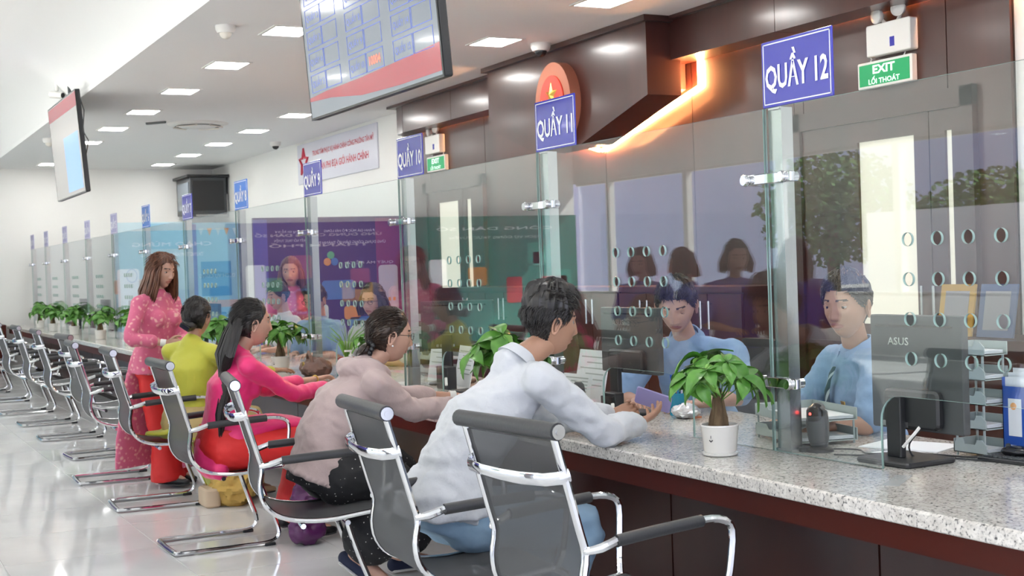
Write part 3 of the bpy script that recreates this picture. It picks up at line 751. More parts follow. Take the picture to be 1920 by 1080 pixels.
# ---- head ---------------------------------------------------------
def head_point(th, ph, female=0, feat=True):
    sx, cx, sz = sin(th) * sin(ph), sin(th) * cos(ph), cos(th)
    x, y, z = .0755 * sx, .094 * cx, .117 * sz
    # skull / jaw shaping
    if z < .01:
        t = min(1, (.01 - z) / .127)
        x *= 1 - (.34 + .10 * female) * t ** 1.7
        if y < 0: y = y * (1 - .55 * t ** .8)
        else: y = y * (1 - .04 * t) + .006 * t
    if y < 0: x *= 1 + .05 * sin(min(1, -y / .09) * pi)
    if y > .02: x *= 1 - .10 * ((y - .02) / .075)
    if y > 0: y -= .006 * max(0, z - .05) / .06
    if feat and cx > 0:
        ax = abs(x)
        g = lambda u, s: math.exp(-(u / s) ** 2)
        # nose
        if -.055 < z < .035:
            tt = (.03 - z) / .065; w_ = .0075 + .0065 * max(0, tt) ** 2
            h = .019 * max(0, min(1, tt)) ** 1.25 if z > -.036 else .019 * max(0, 1 - (-.036 - z) / .010)
            y += h * g(x, w_)
        y += .005 * g(ax - .013, .006) * g(z + .033, .008)
        y -= .0095 * g(ax - .032, .017) * g(z - .006, .012)      # sockets
        y += .0045 * g(ax - .028, .022) * g(z - .026, .008)       # brow
        y += .0050 * g(ax - .040, .018) * g(z + .020, .018)       # cheeks
        y += .0055 * g(x, .021) * (g(z + .0575, .0055) + 1.15 * g(z + .0685, .006))   # lips
        y -= .0045 * g(x, .022) * g(z + .0627, .0022)
        y -= .0035 * g(x, .03) * g(z + .080, .006)
        y += .0075 * g(x, .020) * g(z + .097, .016)               # chin
    return V((x, y, z))

def head_mesh(mb, M, female=0, n=(92, 104)):
    """adds a head; material 0 skin 1 lips 2 brows"""
    nt_, np_ = n; rings = []
    ths = [pi * (i + .5) / nt_ for i in range(nt_)]
    for th in ths:
        ring = []
        for k in range(np_):
            u = 2 * pi * k / np_; ph = u - .55 * sin(u)      # denser at the face
            ring.append(head_point(th, ph, female))
        rings.append(ring)
    o = len(mb.v)
    for r in rings: mb.v += [tuple(M @ p) for p in r]
    for i in range(nt_ - 1):
        for k in range(np_):
            k2 = (k + 1) % np_
            f = (o + i * np_ + k, o + (i + 1) * np_ + k, o + (i + 1) * np_ + k2, o + i * np_ + k2)
            p = (rings[i][k] + rings[i + 1][k2]) / 2; mi = 0
            if p.y > .05:
                ax = abs(p.x)
                if ax < .0235 * (1 - (abs(p.z + .0627) / .013) ** 2) + .002 and abs(p.z + .0627) < .0105: mi = 1
                zb = .0285 + .0022 * math.exp(-((ax - .030) / .014) ** 2)
                if .013 < ax < .050 and abs(p.z - zb) < .0026: mi = 2
            mb.f.append(f); mb.m.append(mi)
    mb.f.append(tuple(o + k for k in range(np_))); mb.m.append(0)
    e = o + (nt_ - 1) * np_; mb.f.append(tuple(e + k for k in reversed(range(np_)))); mb.m.append(0)
    for s in (-1, 1):   # ears
        EM = M @ Matrix.Translation((s * .0765, -.010, -.012)) @ Matrix.Rotation(s * radians(-18), 4, 'Z') @ Matrix.Rotation(radians(-10), 4, 'X')
        pts = [(0, .013 * cos(a) + (-.004 if sin(a) < 0 else .0), .030 * sin(a)) for a in [2 * pi * k / 18 for k in range(18)]]
        pts = [V((s * (.006 + .004 * (p[2] > 0)), p[1] * (1.15 if p[2] > 0 else .8), p[2])) for p in pts]
        mb.tube([EM @ p for p in pts], .0045, 8, 0, closed=True)
        mb.ell(EM @ V((s * .001, .002, 0)), (.0045, .011, .024), 0, 10, 8, M=EM.to_3x3().to_4x4())
        mb.ell(EM @ V((s * .005, .0, -.027)), (.005, .007, .009), 0, 10, 8, M=EM.to_3x3().to_4x4())

def eyes(parent, M, closed=0):
    for s in (-1, 1):
        q = MB(); c = V((s * .0315, .0668, .0055)); R3 = M.to_3x3().to_4x4()
        q.ell(M @ c, (.0118, .0118, .0118), 0, 16, 12, M=R3)
        q.ell(M @ (c + V((0, .0070, -.001))), (.0068, .0058, .0070), 1, 12, 8, M=R3)
        q.obj('eye', [EYEW, IRIS], parent, True)
        l = MB()
        for up in (1, -1):    # lids: curved strips hugging the eyeball
            rings = []
            for k in range(9):
                a = radians(-62 + 124 * k / 8); row = []
                lo, hi = (16 - 30 * closed, 66) if up > 0 else (-26, -62)
                for j in range(4):
                    b = radians(lo * cos(a * 1.25) ** .6 if j == 0 else lo + (hi - lo) * j / 3) if abs(a) < 1.1 else radians(lo + (hi - lo) * j / 3)
                    r = .0134 if j else .0130
                    row.append(M @ (c + V((r * sin(a), r * cos(a) * cos(b), r * sin(b)))))
                rings.append(row)
            l.rings(rings, 0, caps=False, closed=False)
        l.obj('eyelid', LIDM, parent, True)

LIDM = mat('eyelid', (.42, .23, .16), .5)

# ---- hair ---------------------------------------------------------
def hairline(ph, style):
    a = abs(math.degrees(ph)); a = 360 - a if a > 180 else a
    def L(x0, x1, y0, y1): return y0 + (y1 - y0) * min(1, max(0, (a - x0) / (x1 - x0)))
    if style == 'male':
        if a < 42: return .066 - .004 * (a / 42)
        if a < 68: return L(42, 68, .062, .012)
        if a < 84: return L(68, 84, .012, -.008)
        if a < 104: return L(84, 104, .006, .010)
        return L(104, 125, .0, -.070)
    if a < 30: return .070
    if a < 60: return L(30, 60, .070, .040)
    if a < 82: return L(60, 82, .040, -.002)
    if a < 104: return L(82, 104, -.002, .008)
    return L(104, 122, .0, -.075)

def hair_shell(mb, M, style, thick, top=1.0, flow=None, n=(70, 96), seed=1, clumps=700, clen=.045, ctop=.5, crad=.0035):
    nt_, np_ = n; rnd = random.Random(seed)
    def th_(p, th, ph, z):
        hl = hairline(ph, style); e = z - hl
        t = thick * min(1, max(0, e / .035 + .15))
        if style == 'male':
            back = 1 if cos(ph) < 0 else 0
            t *= (.35 + .65 * min(1, max(0, (z + .01) / .07))) if True else 1
            t *= 1 + (top - 1) * min(1, max(0, (z - .03) / .06))
        return t
    grid = []; keep = []
    for i in range(nt_):
        th = pi * (i + .5) / nt_ * .80; r = []; kp = []
        for k in range(np_):
            ph = 2 * pi * k / np_; p = head_point(th, ph, 0, False)
            hl = hairline(ph, style)
            t = th_(p, th, ph, p.z); nrm = p.normalized()
            rid = noise.noise(V((p.x * 60, p.y * 25, p.z * 25 + seed))) * .35 + noise.noise(V((ph * 9, th * 2, seed * 2.0))) * .35
            r.append(p + nrm * t * (1 + rid)); kp.append(p.z > hl - .004)
        grid.append(r); keep.append(kp)
    o = len(mb.v)
    for r in grid: mb.v += [tuple(M @ p) for p in r]
    for i in range(nt_ - 1):
        for k in range(np_):
            k2 = (k + 1) % np_
            if keep[i][k] and keep[i][k2] and keep[i + 1][k] and keep[i + 1][k2]:
                mb.f.append((o + i * np_ + k, o + (i + 1) * np_ + k, o + (i + 1) * np_ + k2, o + i * np_ + k2)); mb.m.append(0)
    mb.f.append(tuple(o + k for k in range(np_))); mb.m.append(0)
    # strands
    for _ in range(clumps):
        th = math.acos(1 - rnd.random() * 1.55); ph = rnd.random() * 2 * pi
        p = head_point(th, ph, 0, False)
        if p.z < hairline(ph, style) + .004: continue
        nrm = p.normalized(); t = th_(p, th, ph, p.z)
        d = flow(p, ph) if flow else V((0, -.6, -1))
        d = d + V((rnd.uniform(-.25, .25), rnd.uniform(-.25, .25), rnd.uniform(-.25, .25)))
        d = d - nrm * d.dot(nrm); d.normalize()
        Ln = clen * rnd.uniform(.6, 1.2) * (1 if style != 'male' else (.35 + .65 * min(1, max(0, (p.z + .02) / .08))))
        b0 = p + nrm * t * .75
        b1 = b0 + d * Ln * .5 + nrm * (.003 + .25 * ctop * Ln)
        b2 = b0 + d * Ln + nrm * (-.004 + ctop * .18 * Ln)
        # keep tips out of the skull
        for q_ in (b1, b2):
            pass
        rr = crad * rnd.uniform(.7, 1.3)
        mb.tube([M @ b0, M @ b1, M @ b2], [rr, rr * .8, rr * .12], 4)

def strands(mb, paths, count, r, spread, seed=3, jitter=.35):
    """bundles of strands following guide paths (lists of points, radius of bundle per point)"""
    rnd = random.Random(seed)
    for pts, rad in paths:
        pts = [V(p) for p in pts]
        for _ in range(count):
            a = rnd.uniform(0, 2 * pi); q = sqrt(rnd.random())
            ox, oy = q * cos(a), q * sin(a); out = []
            for i, p in enumerate(pts):
                t = (pts[min(i + 1, len(pts) - 1)] - pts[max(i - 1, 0)]).normalized()
                u = V((0, 0, 1)) if abs(t.z) < .7 else V((1, 0, 0)); u = (u - t * u.dot(t)).normalized(); w_ = t.cross(u)
                R_ = rad[i] if isinstance(rad[i], (tuple, list)) else (rad[i], rad[i])
                jx = ox + rnd.uniform(-jitter, jitter) * .3; jy = oy + rnd.uniform(-jitter, jitter) * .3
                out.append(p + u * R_[0] * jx + w_ * R_[1] * jy)
            mb.tube(out, [r] * (len(out) - 1) + [r * .25], 4)

# ---- hands --------------------------------------------------------
def hand(mb, wrist, d, palm, side, curl=.5, s=1.0, spread=.10, thumb=.6, voxel=True):
    """d finger direction, palm = direction the palm faces, side = +1 thumb on d x palm side"""
    d = V(d).normalized(); palm = V(palm); palm = (palm - d * palm.dot(d)).normalized(); lat = d.cross(palm) * side   # towards thumb
    w_ = V(wrist)
    q = MB()
    q.capsule([w_ - d * .02 * s, w_ + d * .025 * s, w_ + d * .06 * s, w_ + d * .082 * s], [(.026 * s, .019 * s), (.034 * s, .016 * s), (.040 * s, .0145 * s), (.036 * s, .012 * s)], 12, ref=lat)
    L = [.070, .079, .073, .056]
    for i in range(4):
        off = (.027 - .018 * i) * s; base = w_ + d * (.080 - .004 * abs(i - 1)) * s + lat * off
        fd = (d + lat * (spread * (1.2 - i * .8))).normalized(); pts = [base - fd * .02 * s, base]; ang = 0; p = base
        for j, fr in enumerate((.45, .30, .25)):
            ang += curl * (.55, .75, .5)[j] * (1 + .12 * i)
            v = fd * cos(ang) + palm * sin(ang); p = p + v * L[i] * fr * s; pts.append(p)
        q.capsule(pts, [.0088 * s, .0088 * s, .0080 * s, .0073 * s, .0062 * s], 10, sub=2)
    tb = w_ + d * .020 * s + lat * .026 * s; v1 = (d * .75 + lat * .8 + palm * .25 * thumb).normalized(); v2 = (d * .95 + lat * .35 * (1 - thumb * .4) + palm * .55 * thumb).normalized(); v3 = (d + palm * .8 * thumb - lat * .1).normalized()
    q.capsule([tb - v1 * .01, tb, tb + v1 * .036 * s, tb + v1 * .036 * s + v2 * .030 * s, tb + v1 * .036 * s + v2 * .030 * s + v3 * .024 * s], [.012 * s, .0135 * s, .0108 * s, .0095 * s, .0075 * s], 10, sub=2)
    vs, fs = remesh(q, .0034 * s, 2)
    mb.add(vs, fs, 0)

# ---- whole figure -------------------------------------------------
def ringloft(mb, rows, n=20, mi=0):
    """rows: (centre, lateral, forward, a, b)"""
    R_ = []
    for c, lat, fw, a, b in rows:
        c, lat, fw = V(c), V(lat).normalized(), V(fw).normalized()
        R_.append([c + lat * a * (abs(cos(t)) ** .8 * (1 if cos(t) > 0 else -1)) + fw * b * (abs(sin(t)) ** .9 * (1 if sin(t) > 0 else -1)) for t in [2 * pi * k / n for k in range(n)]])
    mb.rings(R_, mi)

def torso(mb, P, off=0.0, low=0.0, top=True):
    f = P.get('female', 0); g = P.get('build', 1.0)
    hip, chest, neck = V(P['hip']), V(P['chest']), V(P['neck'])
    sl, sr = V(P['sl']), V(P['sr']); latS = (sr - sl).normalized(); latH = V(P.get('lath', latS)).normalized()
    def fw(lat, spine): return lat.cross(spine).normalized() * -1
    sp1 = (chest - hip).normalized(); sp2 = (neck - chest).normalized()
    waist = hip.lerp(chest, .48) + V(P.get('wb', (0, 0, 0)))
    rows = []
    A = (.165, .135, .150, .150) if not f else (.165, .122, .138, .135)
    B = (.115, .098, .118, .085) if not f else (.112, .088, .112, .078)
    k = g
    if low: rows.append((hip - sp1 * low, latH, fw(latH, sp1), A[0] * k * 1.0 + off * 1.6, B[0] * k + off * 1.6))
    rows.append((hip - sp1 * .04, latH, fw(latH, sp1), A[0] * k + off, B[0] * k + off))
    rows.append((hip + sp1 * .06, latH, fw(latH, sp1), A[0] * k * .97 + off, B[0] * k + off))
    rows.append((waist, (latH + latS), fw(latH + latS, sp1), A[1] * k + off * 1.3, B[1] * k + off * 1.3))
    rows.append((chest, latS, fw(latS, (sp1 + sp2)), A[2] * k + off, B[2] * k + off))
    sc = (sl + sr) / 2
    rows.append((chest.lerp(sc, .6), latS, fw(latS, sp2), A[3] * k + off * .8, B[3] * 1.12 * k + off * .6))
    rows.append((sc + sp2 * .015, latS, fw(latS, sp2), A[3] * .78 * k + off * .6, B[3] * .85 * k + off * .5))
    rows.append((sc.lerp(neck, .62), latS, fw(latS, sp2), .072 + off * .5, .062 + off * .5))
    if top: rows.append((neck - sp2 * .012, latS, fw(latS, sp2), .056 + off * .3, .058 + off * .3))
    ringloft(mb, rows)
    if f:
        fwd = fw(latS, sp2)
        for s in (-1, 1): mb.ell(chest + latS * s * .065 + fwd * (.075 + off * .6) + sp2 * .01, (.058 + off * .6,) * 3)
    for s_ in (sl, sr):
        mb.capsule([neck.lerp(sc, .35), sc.lerp(s_, .6) + sp2 * .018, s_], [.040 + off * .5, .045 + off * .6, .050 + off * .7], 12)

def figure(P):
    """P: joint positions in world metres. Returns the root Empty."""
    f = P.get('female', 0); hs = P.get('hs', 1.0); g = P.get('build', 1.0)
    root = thing('person', P['label'], 'person', P['root']); RI = Matrix.Translation(-V(P['root']))
    def put(name, vs, fs, mats, ms=None, smooth=True):
        q = MB(); q.add([RI @ V(v) for v in vs], fs)
        if ms: q.m = ms
        me = q.data(name, mats, False, fix=False); me.shade_smooth(); return link(name, me, root)
    fd = V(P['face']).normalized(); up0 = V(P.get('up', (0, 0, 1))); rt = fd.cross(up0).normalized(); up = rt.cross(fd).normalized()
    HM = Matrix(((rt.x * hs, fd.x * hs, up.x * hs, P['head'][0]), (rt.y * hs, fd.y * hs, up.y * hs, P['head'][1]), (rt.z * hs, fd.z * hs, up.z * hs, P['head'][2]), (0, 0, 0, 1)))
    P['HM'] = HM; H = V(P['head'])
    nb = H - up * .075 * hs - fd * .022 * hs
    # body
    q = MB(); torso(q, P)
    neck = V(P['neck'])
    q.capsule([neck - (nb - neck).normalized() * .04, neck, nb, nb + (H - nb) * .6], [.058, .055 if not f else .047, .052 if not f else .045, .05], 14)
    ar = .047 * g if not f else .040 * g
    for k in ('l', 'r'):
        s_, e_, w_ = V(P['s' + k]), V(P['e' + k]), V(P['w' + k])
        q.capsule([s_, s_.lerp(e_, .4), e_, e_.lerp(w_, .35), w_], [ar * 1.15, ar, ar * .80, ar * .80, ar * .52], 12)
    lg = 1 if not f else 1.0
    for k in ('l', 'r'):
        if 'h' + k not in P: continue
        h_, kn, an = V(P['h' + k]), V(P['k' + k]), V(P['a' + k])
        q.capsule([h_, h_.lerp(kn, .5), kn, kn.lerp(an, .35), an], [.088 * g, .076 * g, .056, .054, .036], 14)
        td = V(P.get('toe' + k, P.get('toe', (1, 0, 0)))).normalized()
        q.capsule([an + V((0, 0, -.01)) - td * .03, an + V((0, 0, -.03)) + td * .06, an + V((0, 0, -.045)) + td * .14], [.036, .034, .024], 10)
    vs, fs = remesh(q, P.get('vox', .012), 3)
    b = MB(); b.add(vs, fs, 0)
    head_mesh(b, HM, f)
    for k, sd in (('l', -1), ('r', 1)):
        hd = P.get('hand' + k)
        if hd: hand(b, P['w' + k], hd[0], hd[1], hd[2], *(hd[3:] if len(hd) > 3 else ()), s=P.get('hands', .98 if not f else .9))
    skin = P.get('skin', SKIN)
    b.v = [tuple(RI @ V(v)) for v in b.v]
    me = b.data('body', [skin, P.get('lips', LIPS), BROW], False, fix=False); me.shade_smooth(); link('body', me, root)
    HR = RI @ HM
    eyes(root, HR, P.get('eyes', 0))
    # top garment
    tp = P['top']; q = MB(); off = tp.get('off', .014)
    torso(q, P, off, tp.get('low', .08), top=tp.get('collar', True))
    for k in ('l', 'r'):
        s_, e_, w_ = V(P['s' + k]), V(P['e' + k]), V(P['w' + k]); sl = tp.get('sleeve', .95)
        a2 = ar * .97 + off * .8 * tp.get('loose', 1.0)
        if sl <= .5:
            en = s_.lerp(e_, sl * 2); q.capsule([s_, s_.lerp(en, .5), en], [a2 * 1.15, a2 * 1.1, a2 * 1.08], 14)
        else:
            t = (sl - .5) * 2; en = e_.lerp(w_, t)
            q.capsule([s_, s_.lerp(e_, .45), e_, e_.lerp(en, .5), en], [a2 * 1.15, a2 * 1.04, a2 * .95, a2 * .9, a2 * tp.get('cuff', .72)], 14)
    sc_ = (V(P['sl']) + V(P['sr'])) / 2; q.capsule([sc_, neck - (nb - neck) * .45, neck - (nb - neck) * .25], [.075 + off * .5, .066 + off * .5, .062 + off * .4], 14)
    for e in tp.get('extra', []): e(q)
    vs, fs = remesh(q, tp.get('vox', .011), 2, folds(tp.get('fold', .005), P.get('seed', 1)))
    put(tp.get('name', 'shirt'), vs, fs, tp['mat'])
    # bottom
    bt = P.get('bottom')
    if bt:
        q = MB(); off = bt.get('off', .014); hip = V(P['hip']); latH = V(P.get('lath', V(P['sr']) - V(P['sl']))).normalized()
        spn = (V(P['chest']) - hip).normalized(); fwd = latH.cross(spn) * -1
        ringloft(q, [(hip - spn * .09, latH, fwd, .14 * g + off, .105 * g + off), (hip - spn * .03, latH, fwd, .165 * g + off, .118 * g + off), (hip + spn * .09, latH, fwd, .150 * g + off, .105 * g + off)])
        if bt.get('kind', 'trousers') == 'trousers':
            for k in ('l', 'r'):
                h_, kn, an = V(P['h' + k]), V(P['k' + k]), V(P['a' + k]); en = kn.lerp(an, bt.get('len', .95)); fl = bt.get('flare', 1.0)
                q.capsule([h_ - (kn - h_) * .1, h_.lerp(kn, .5), kn, kn.lerp(en, .25)], [.098 * g + off, .084 * g + off, .064 * g + off, .060 * g + off], 16); q.tube([kn, kn.lerp(en, .35), kn.lerp(en, .7), en], [.060 * g + off * .9, .056 * g + off, (.054 + off) * (1 + (fl - 1) * .5), (.050 + off) * fl], 18)
        for e in bt.get('extra', []): e(q)
        vs, fs = remesh(q, bt.get('vox', .012), 2, folds(bt.get('fold', .004), P.get('seed', 1) + 5))
        put(bt.get('name', 'trousers'), vs, fs, bt['mat'])
    # shoes
    if P.get('shoe'):
        for k in ('l', 'r'):
            an = V(P['a' + k]); td = V(P.get('toe' + k, P.get('toe', (1, 0, 0)))); td.z = P.get('toez' + k, 0); td.normalize()
            c = V((an.x, an.y, an.z)) - RI.translation * 0
            q = MB(); sole = -.075
            u = V((0, 0, 1)); u = (u - td * u.dot(td)).normalized()
            q.capsule([c - td * .05 + u * -.045, c + td * .03 + u * -.042, c + td * .11 + u * -.052, c + td * .17 + u * -.058], [(.036, .036), (.034, .040), (.026, .044), (.020, .030)], 14, ref=u)
            vs, fs = remesh(q, .008, 2)
            sh = put('shoe', vs, fs, P['shoe'])
            q = MB(); q.capsule([c - td * .055 + u * -.072, c + td * .05 + u * -.075, c + td * .12 + u * -.076, c + td * .175 + u * -.072], [(.010, .034), (.008, .036), (.008, .043), (.007, .028)], 12, ref=u)
            q.v = [tuple(RI @ V(v)) for v in q.v]; q.obj('sole', P.get('sole', DGREY), sh, True)
    return root, RI, HM

def glasses(root, RI, HM, m):
    q = MB(); M = RI @ HM
    for s in (-1, 1):
        q.tube([M @ V((s * .033 + .021 * cos(a), .098 - .004 * abs(cos(a)) , .004 + .016 * sin(a))) for a in [2 * pi * k / 16 for k in range(16)]], .0014, 5, closed=True)
        q.tube([M @ V((s * .054, .096, .008)), M @ V((s * .074, .07, .008)), M @ V((s * .080, .0, .006)), M @ V((s * .079, -.012, -.004))], .0014, 5)
    q.tube([M @ V((-.013, .100, .008)), M @ V((0, .103, .010)), M @ V((.013, .100, .008))], .0014, 5)
    q.obj('glasses', m, root, True)

def wristband(root, RI, w, e, m, r=.034, wd=.014, face=None):
    d = (V(w) - V(e)).normalized(); c = V(w) - d * .03
    q = MB(); q.tube([RI @ (c - d * wd), RI @ (c + d * wd)], (r), 16)
    o = q.obj('wristwatch', m, root, True)
    return o

def male_flow(p, ph): return V((p.x * 2.5, .35 if p.z > .05 else -.6, .25 if p.z > .05 else -.9))
def back_flow(p, ph): return V((0, -1, -.35))
def part_flow(p, ph): return V((p.x * 14, -.25, -1))

SHIRTW = mat('white_cotton', (.60, .62, .65), .75, sheen=.05, bump=(30, .35, .01))
DENIM = pattern(mat('light_denim', (.22, .33, .45), .85, bump=(300, .3, .001)), 'noise', 7, [(.3, (.17, .28, .40)), (.7, (.27, .40, .52))])
HOODM = mat('beige_jersey', (.47, .365, .35), .85, sheen=.2, bump=(26, .35, .01))
PINKM = mat('hot_pink_satin', (.78, .022, .17), .5, sheen=.2, bump=(20, .3, .01))
REDM = mat('red_trousers', (.66, .018, .018), .6, bump=(14, .4, .01))
YELM = mat('yellow_silk', (.52, .52, .05), .6, sheen=.2, bump=(18, .3, .01))
BLUES = mat('light_blue_cotton', (.25, .38, .58), .75, bump=(30, .3, .01))
BLUEC = mat('light_blue_collar', (.36, .52, .76), .75)
PURPS = mat('indigo_shirt', (.10, .09, .42), .75)
def lace():
    m = mat('pink_lace', (.7, .2, .3), .7, sheen=.2)
    nt = m.node_tree; b = nt.nodes['Principled BSDF']; t = nt.nodes.new('ShaderNodeTexCoord')
    v = nt.nodes.new('ShaderNodeTexVoronoi'); v.inputs['Scale'].default_value = 30; v.feature = 'SMOOTH_F1'
    n = nt.nodes.new('ShaderNodeTexNoise'); n.inputs['Scale'].default_value = 60; n.inputs['Detail'].default_value = 3
    nt.links.new(t.outputs['Object'], v.inputs['Vector']); nt.links.new(t.outputs['Object'], n.inputs['Vector'])
    ad = nt.nodes.new('ShaderNodeMath'); ad.operation = 'ADD'; sc_ = nt.nodes.new('ShaderNodeMath'); sc_.operation = 'MULTIPLY'; sc_.inputs[1].default_value = .55
    nt.links.new(n.outputs['Fac'], sc_.inputs[0]); nt.links.new(v.outputs['Distance'], ad.inputs[0]); nt.links.new(sc_.outputs[0], ad.inputs[1])
    r = nt.nodes.new('ShaderNodeValToRGB'); e = r.color_ramp.elements; e[0].position = .38; e[0].color = (.80, .46, .42, 1); e[1].position = .62; e[1].color = (.64, .13, .24, 1)
    e2 = e.new(.5); e2.color = (.74, .27, .34, 1)
    nt.links.new(ad.outputs[0], r.inputs['Fac']); nt.links.new(r.outputs['Color'], b.inputs['Base Color']); return m
LACE = lace()
FLOR = pattern(mat('black_floral', (.012, .012, .014), .8), 'voronoi', 42, [(.10, (.55, .52, .50)), (.16, (.012, .012, .014))])
NAVY = mat('navy_canvas', (.012, .018, .05), .8)

def collar(root, RI, P, m, r=.070):
    """shirt collar: two folded leaves round the neck"""
    n0 = V(P['neck']); sl, sr = V(P['sl']), V(P['sr']); lat = (sr - sl).normalized(); sp = (V(P['head']) - n0).normalized(); fw = lat.cross(sp) * -1
    q = MB(); rows = []
    for k in range(25):
        a = radians(-158 + 316 * k / 24) ; out = -fw * cos(a) + lat * sin(a)       # open in front
        fr = max(0, -cos(a))
        base = n0 + out * r - sp * .012; topp = n0 + out * (r - .004) + sp * (.026 - .02 * fr)
        tip = n0 + out * (r + .022 + .010 * fr) - sp * (.018 + .035 * fr)
        rows.append([base, topp, topp + out * .006, tip, tip - out * .004])
    q.rings([[RI @ p for p in r_] for r_ in rows]); q.obj('collar', m, root, True)

# ---- 1: man in the white shirt at the counter ---------------------
P = dict(label='person in a white shirt and jeans leaning on the counter holding a phone', root=(2.02, 4.5, 0), seed=3,
  head=(2.475, 4.50, 1.235), face=(.985, -.10, -.10), hs=1.04, neck=(2.335, 4.50, 1.10), chest=(2.18, 4.50, .90), hip=(2.02, 4.50, .55), wb=(-.05, 0, .0),
  sl=(2.34, 4.66, .995), sr=(2.32, 4.31, 1.03), el=(2.62, 4.80, .83), er=(2.60, 4.335, .82), wl=(2.83, 4.66, .83), wr=(2.82, 4.44, .825),
  handl=((.7, -.45, .25), (.15, -.9, .5), 1, .9), handr=((.85, .25, .18), (-.1, .4, .9), 1, .5),
  hl=(2.10, 4.59, .52), hr=(2.10, 4.41, .52), kl=(2.50, 4.66, .50), kr=(2.50, 4.34, .48), al=(2.42, 4.66, .09), ar=(2.36, 4.34, .09), toe=(1, 0, 0),
  top=dict(mat=SHIRTW, name='shirt', off=.020, low=.01, sleeve=.93, loose=1.0, fold=.008, vox=.010, cuff=.85), bottom=dict(mat=DENIM, name='jeans', off=.012), shoe=BLACKP)
P['top']['extra'] = [lambda q: ringloft(q, [((2.03, 4.50, .72), (0, -1, 0), (1, 0, 0), .16, .13), ((2.00, 4.50, .64), (0, -1, 0), (1, 0, 0), .20, .16), ((1.99, 4.50, .56), (0, -1, 0), (1, 0, 0), .215, .165)], 24)]
P['bottom']['off'] = .012
r_, RI, HM = figure(P); collar(r_, RI, P, SHIRTW)
q = MB(); hair_shell(q, RI @ HM, 'male', .027, 1.75, male_flow, seed=4, clumps=3600, clen=.048, ctop=.42, crad=.0020); q.obj('hair', HAIRB, r_, True)
t = thing('mobile_phone', 'phone in a clear violet case with blue dots held by the man in white', 'phone', (2.97, 4.56, .895))
PM = frame((0, 0, 0), (.62, -.50, -.28), (-.05, -.45, .9)) ; PM = PM @ Matrix.Translation((0, 0, 0))
MB().rbox((-.075, -.038, -.005), (.075, .038, .004), .010, M=PM).obj('case', mat('violet_case', (.30, .27, .52), .25, coat=.4), t)
MB().rbox((.045, -.032, -.0075), (.066, -.008, -.005), .004, M=PM).obj('camera_bump', BLACKG, t)
q = MB()
for i in range(5):
    for j in range(4): q.ell(PM @ V((-.062 + .018 * i + .004 * (j % 2), -.030 + .018 * j, -.006)), (.0075, .0075, .004), nu=10, nv=6)
q.obj('dots', mat('blue_dots', (.05, .04, .7), .3, coat=.5), t, True)['kind'] = 'stuff'

# ---- 2: woman in the beige hoodie ---------------------------------
P = dict(label='person in a beige hoodie and black floral skirt leaning on the counter', root=(1.97, 5.78, 0), seed=6, female=1,
  head=(2.315, 5.76, 1.155), face=(.985, -.10, -.14), hs=1.03, neck=(2.205, 5.77, 1.02), chest=(2.10, 5.78, .86), hip=(1.96, 5.80, .56), wb=(-.05, 0, 0), build=1.02, skin=SKINP,
  sl=(2.20, 5.95, .955), sr=(2.18, 5.61, .95), el=(2.45, 6.26, .83), er=(2.36, 5.66, .815), wl=(2.86, 6.22, .80), wr=(2.74, 5.78, .80),
  handl=((.95, -.1, -.10), (0, 0, -1), 1, .35), handr=((.92, .3, -.10), (0, 0, -1), -1, .35),
  hl=(2.02, 5.90, .52), hr=(2.02, 5.70, .52), kl=(2.40, 5.98, .50), kr=(2.30, 5.66, .46), al=(2.42, 5.95, .09), ar=(2.14, 5.80, .14), toe=(1, 0, 0), toer=(.8, -.6, -.5), toezr=-.75,
  top=dict(mat=HOODM, name='hoodie', off=.020, low=.05, sleeve=.80, fold=.007, cuff=.85, vox=.010), bottom=dict(kind='skirt', mat=FLOR, name='culottes', off=.01, vox=.012), shoe=NAVY, sole=WHITEP)
hd = lambda q: (q.capsule([(2.19, 5.87, 1.025), (2.135, 5.84, 1.02), (2.10, 5.77, 1.015), (2.135, 5.70, 1.02), (2.19, 5.67, 1.025)], [.030, .042, .046, .042, .032], 12), q.capsule([(2.18, 5.675, 1.03), (2.245, 5.68, 1.00), (2.28, 5.72, .96)], [.028, .024, .018], 10))
P['top']['extra'] = [hd]
sk = lambda q: (q.capsule([(2.02, 5.90, .53), (2.25, 5.95, .53), (2.40, 5.98, .48), (2.42, 5.97, .33), (2.43, 5.96, .22)], [.125, .12, .115, .13, .15], 16), q.capsule([(2.02, 5.70, .53), (2.18, 5.68, .52), (2.29, 5.67, .44), (2.24, 5.72, .32), (2.19, 5.76, .24)], [.125, .118, .11, .125, .14], 16))
P['bottom']['extra'] = [sk]
r_, RI, HM = figure(P); glasses(r_, RI, HM, BLACKG)
q = MB(); hair_shell(q, RI @ HM, 'female', .013, 1, back_flow, seed=8, clumps=1500, clen=.06, ctop=.1, crad=.0022)
MH = RI @ HM
for k in range(140):
    a = random.uniform(0, 2 * pi); b_ = random.uniform(.3, 1)
    c = V((0, -.105, -.075)); pts = [MH @ (c + V((.040 * b_ * cos(a + u), -.022 * b_ + .030 * b_ * sin(a + u) * .6, .030 * b_ * sin(a + u)))) for u in (0, .6, 1.2, 1.8)]
    q.tube(pts, .0035, 4)
q.ell(MH @ V((0, -.105, -.075)), (.036, .030, .030)); q.obj('hair', HAIRD, r_, True)
q = MB()
for k in range(12): a = 2 * pi * k / 12; q.ell(MH @ V((.040 * cos(a), -.090 + .006 * sin(3 * a), -.068 + .034 * sin(a))), (.013, .013, .013), nu=8, nv=6)
q.obj('hair_scrunchie', BLACKP, r_, True)
q = MB(); q.ell(MH @ V((.083, -.008, -.045)), (.004, .004, .004)); q.obj('earring', WHITE, r_, True)
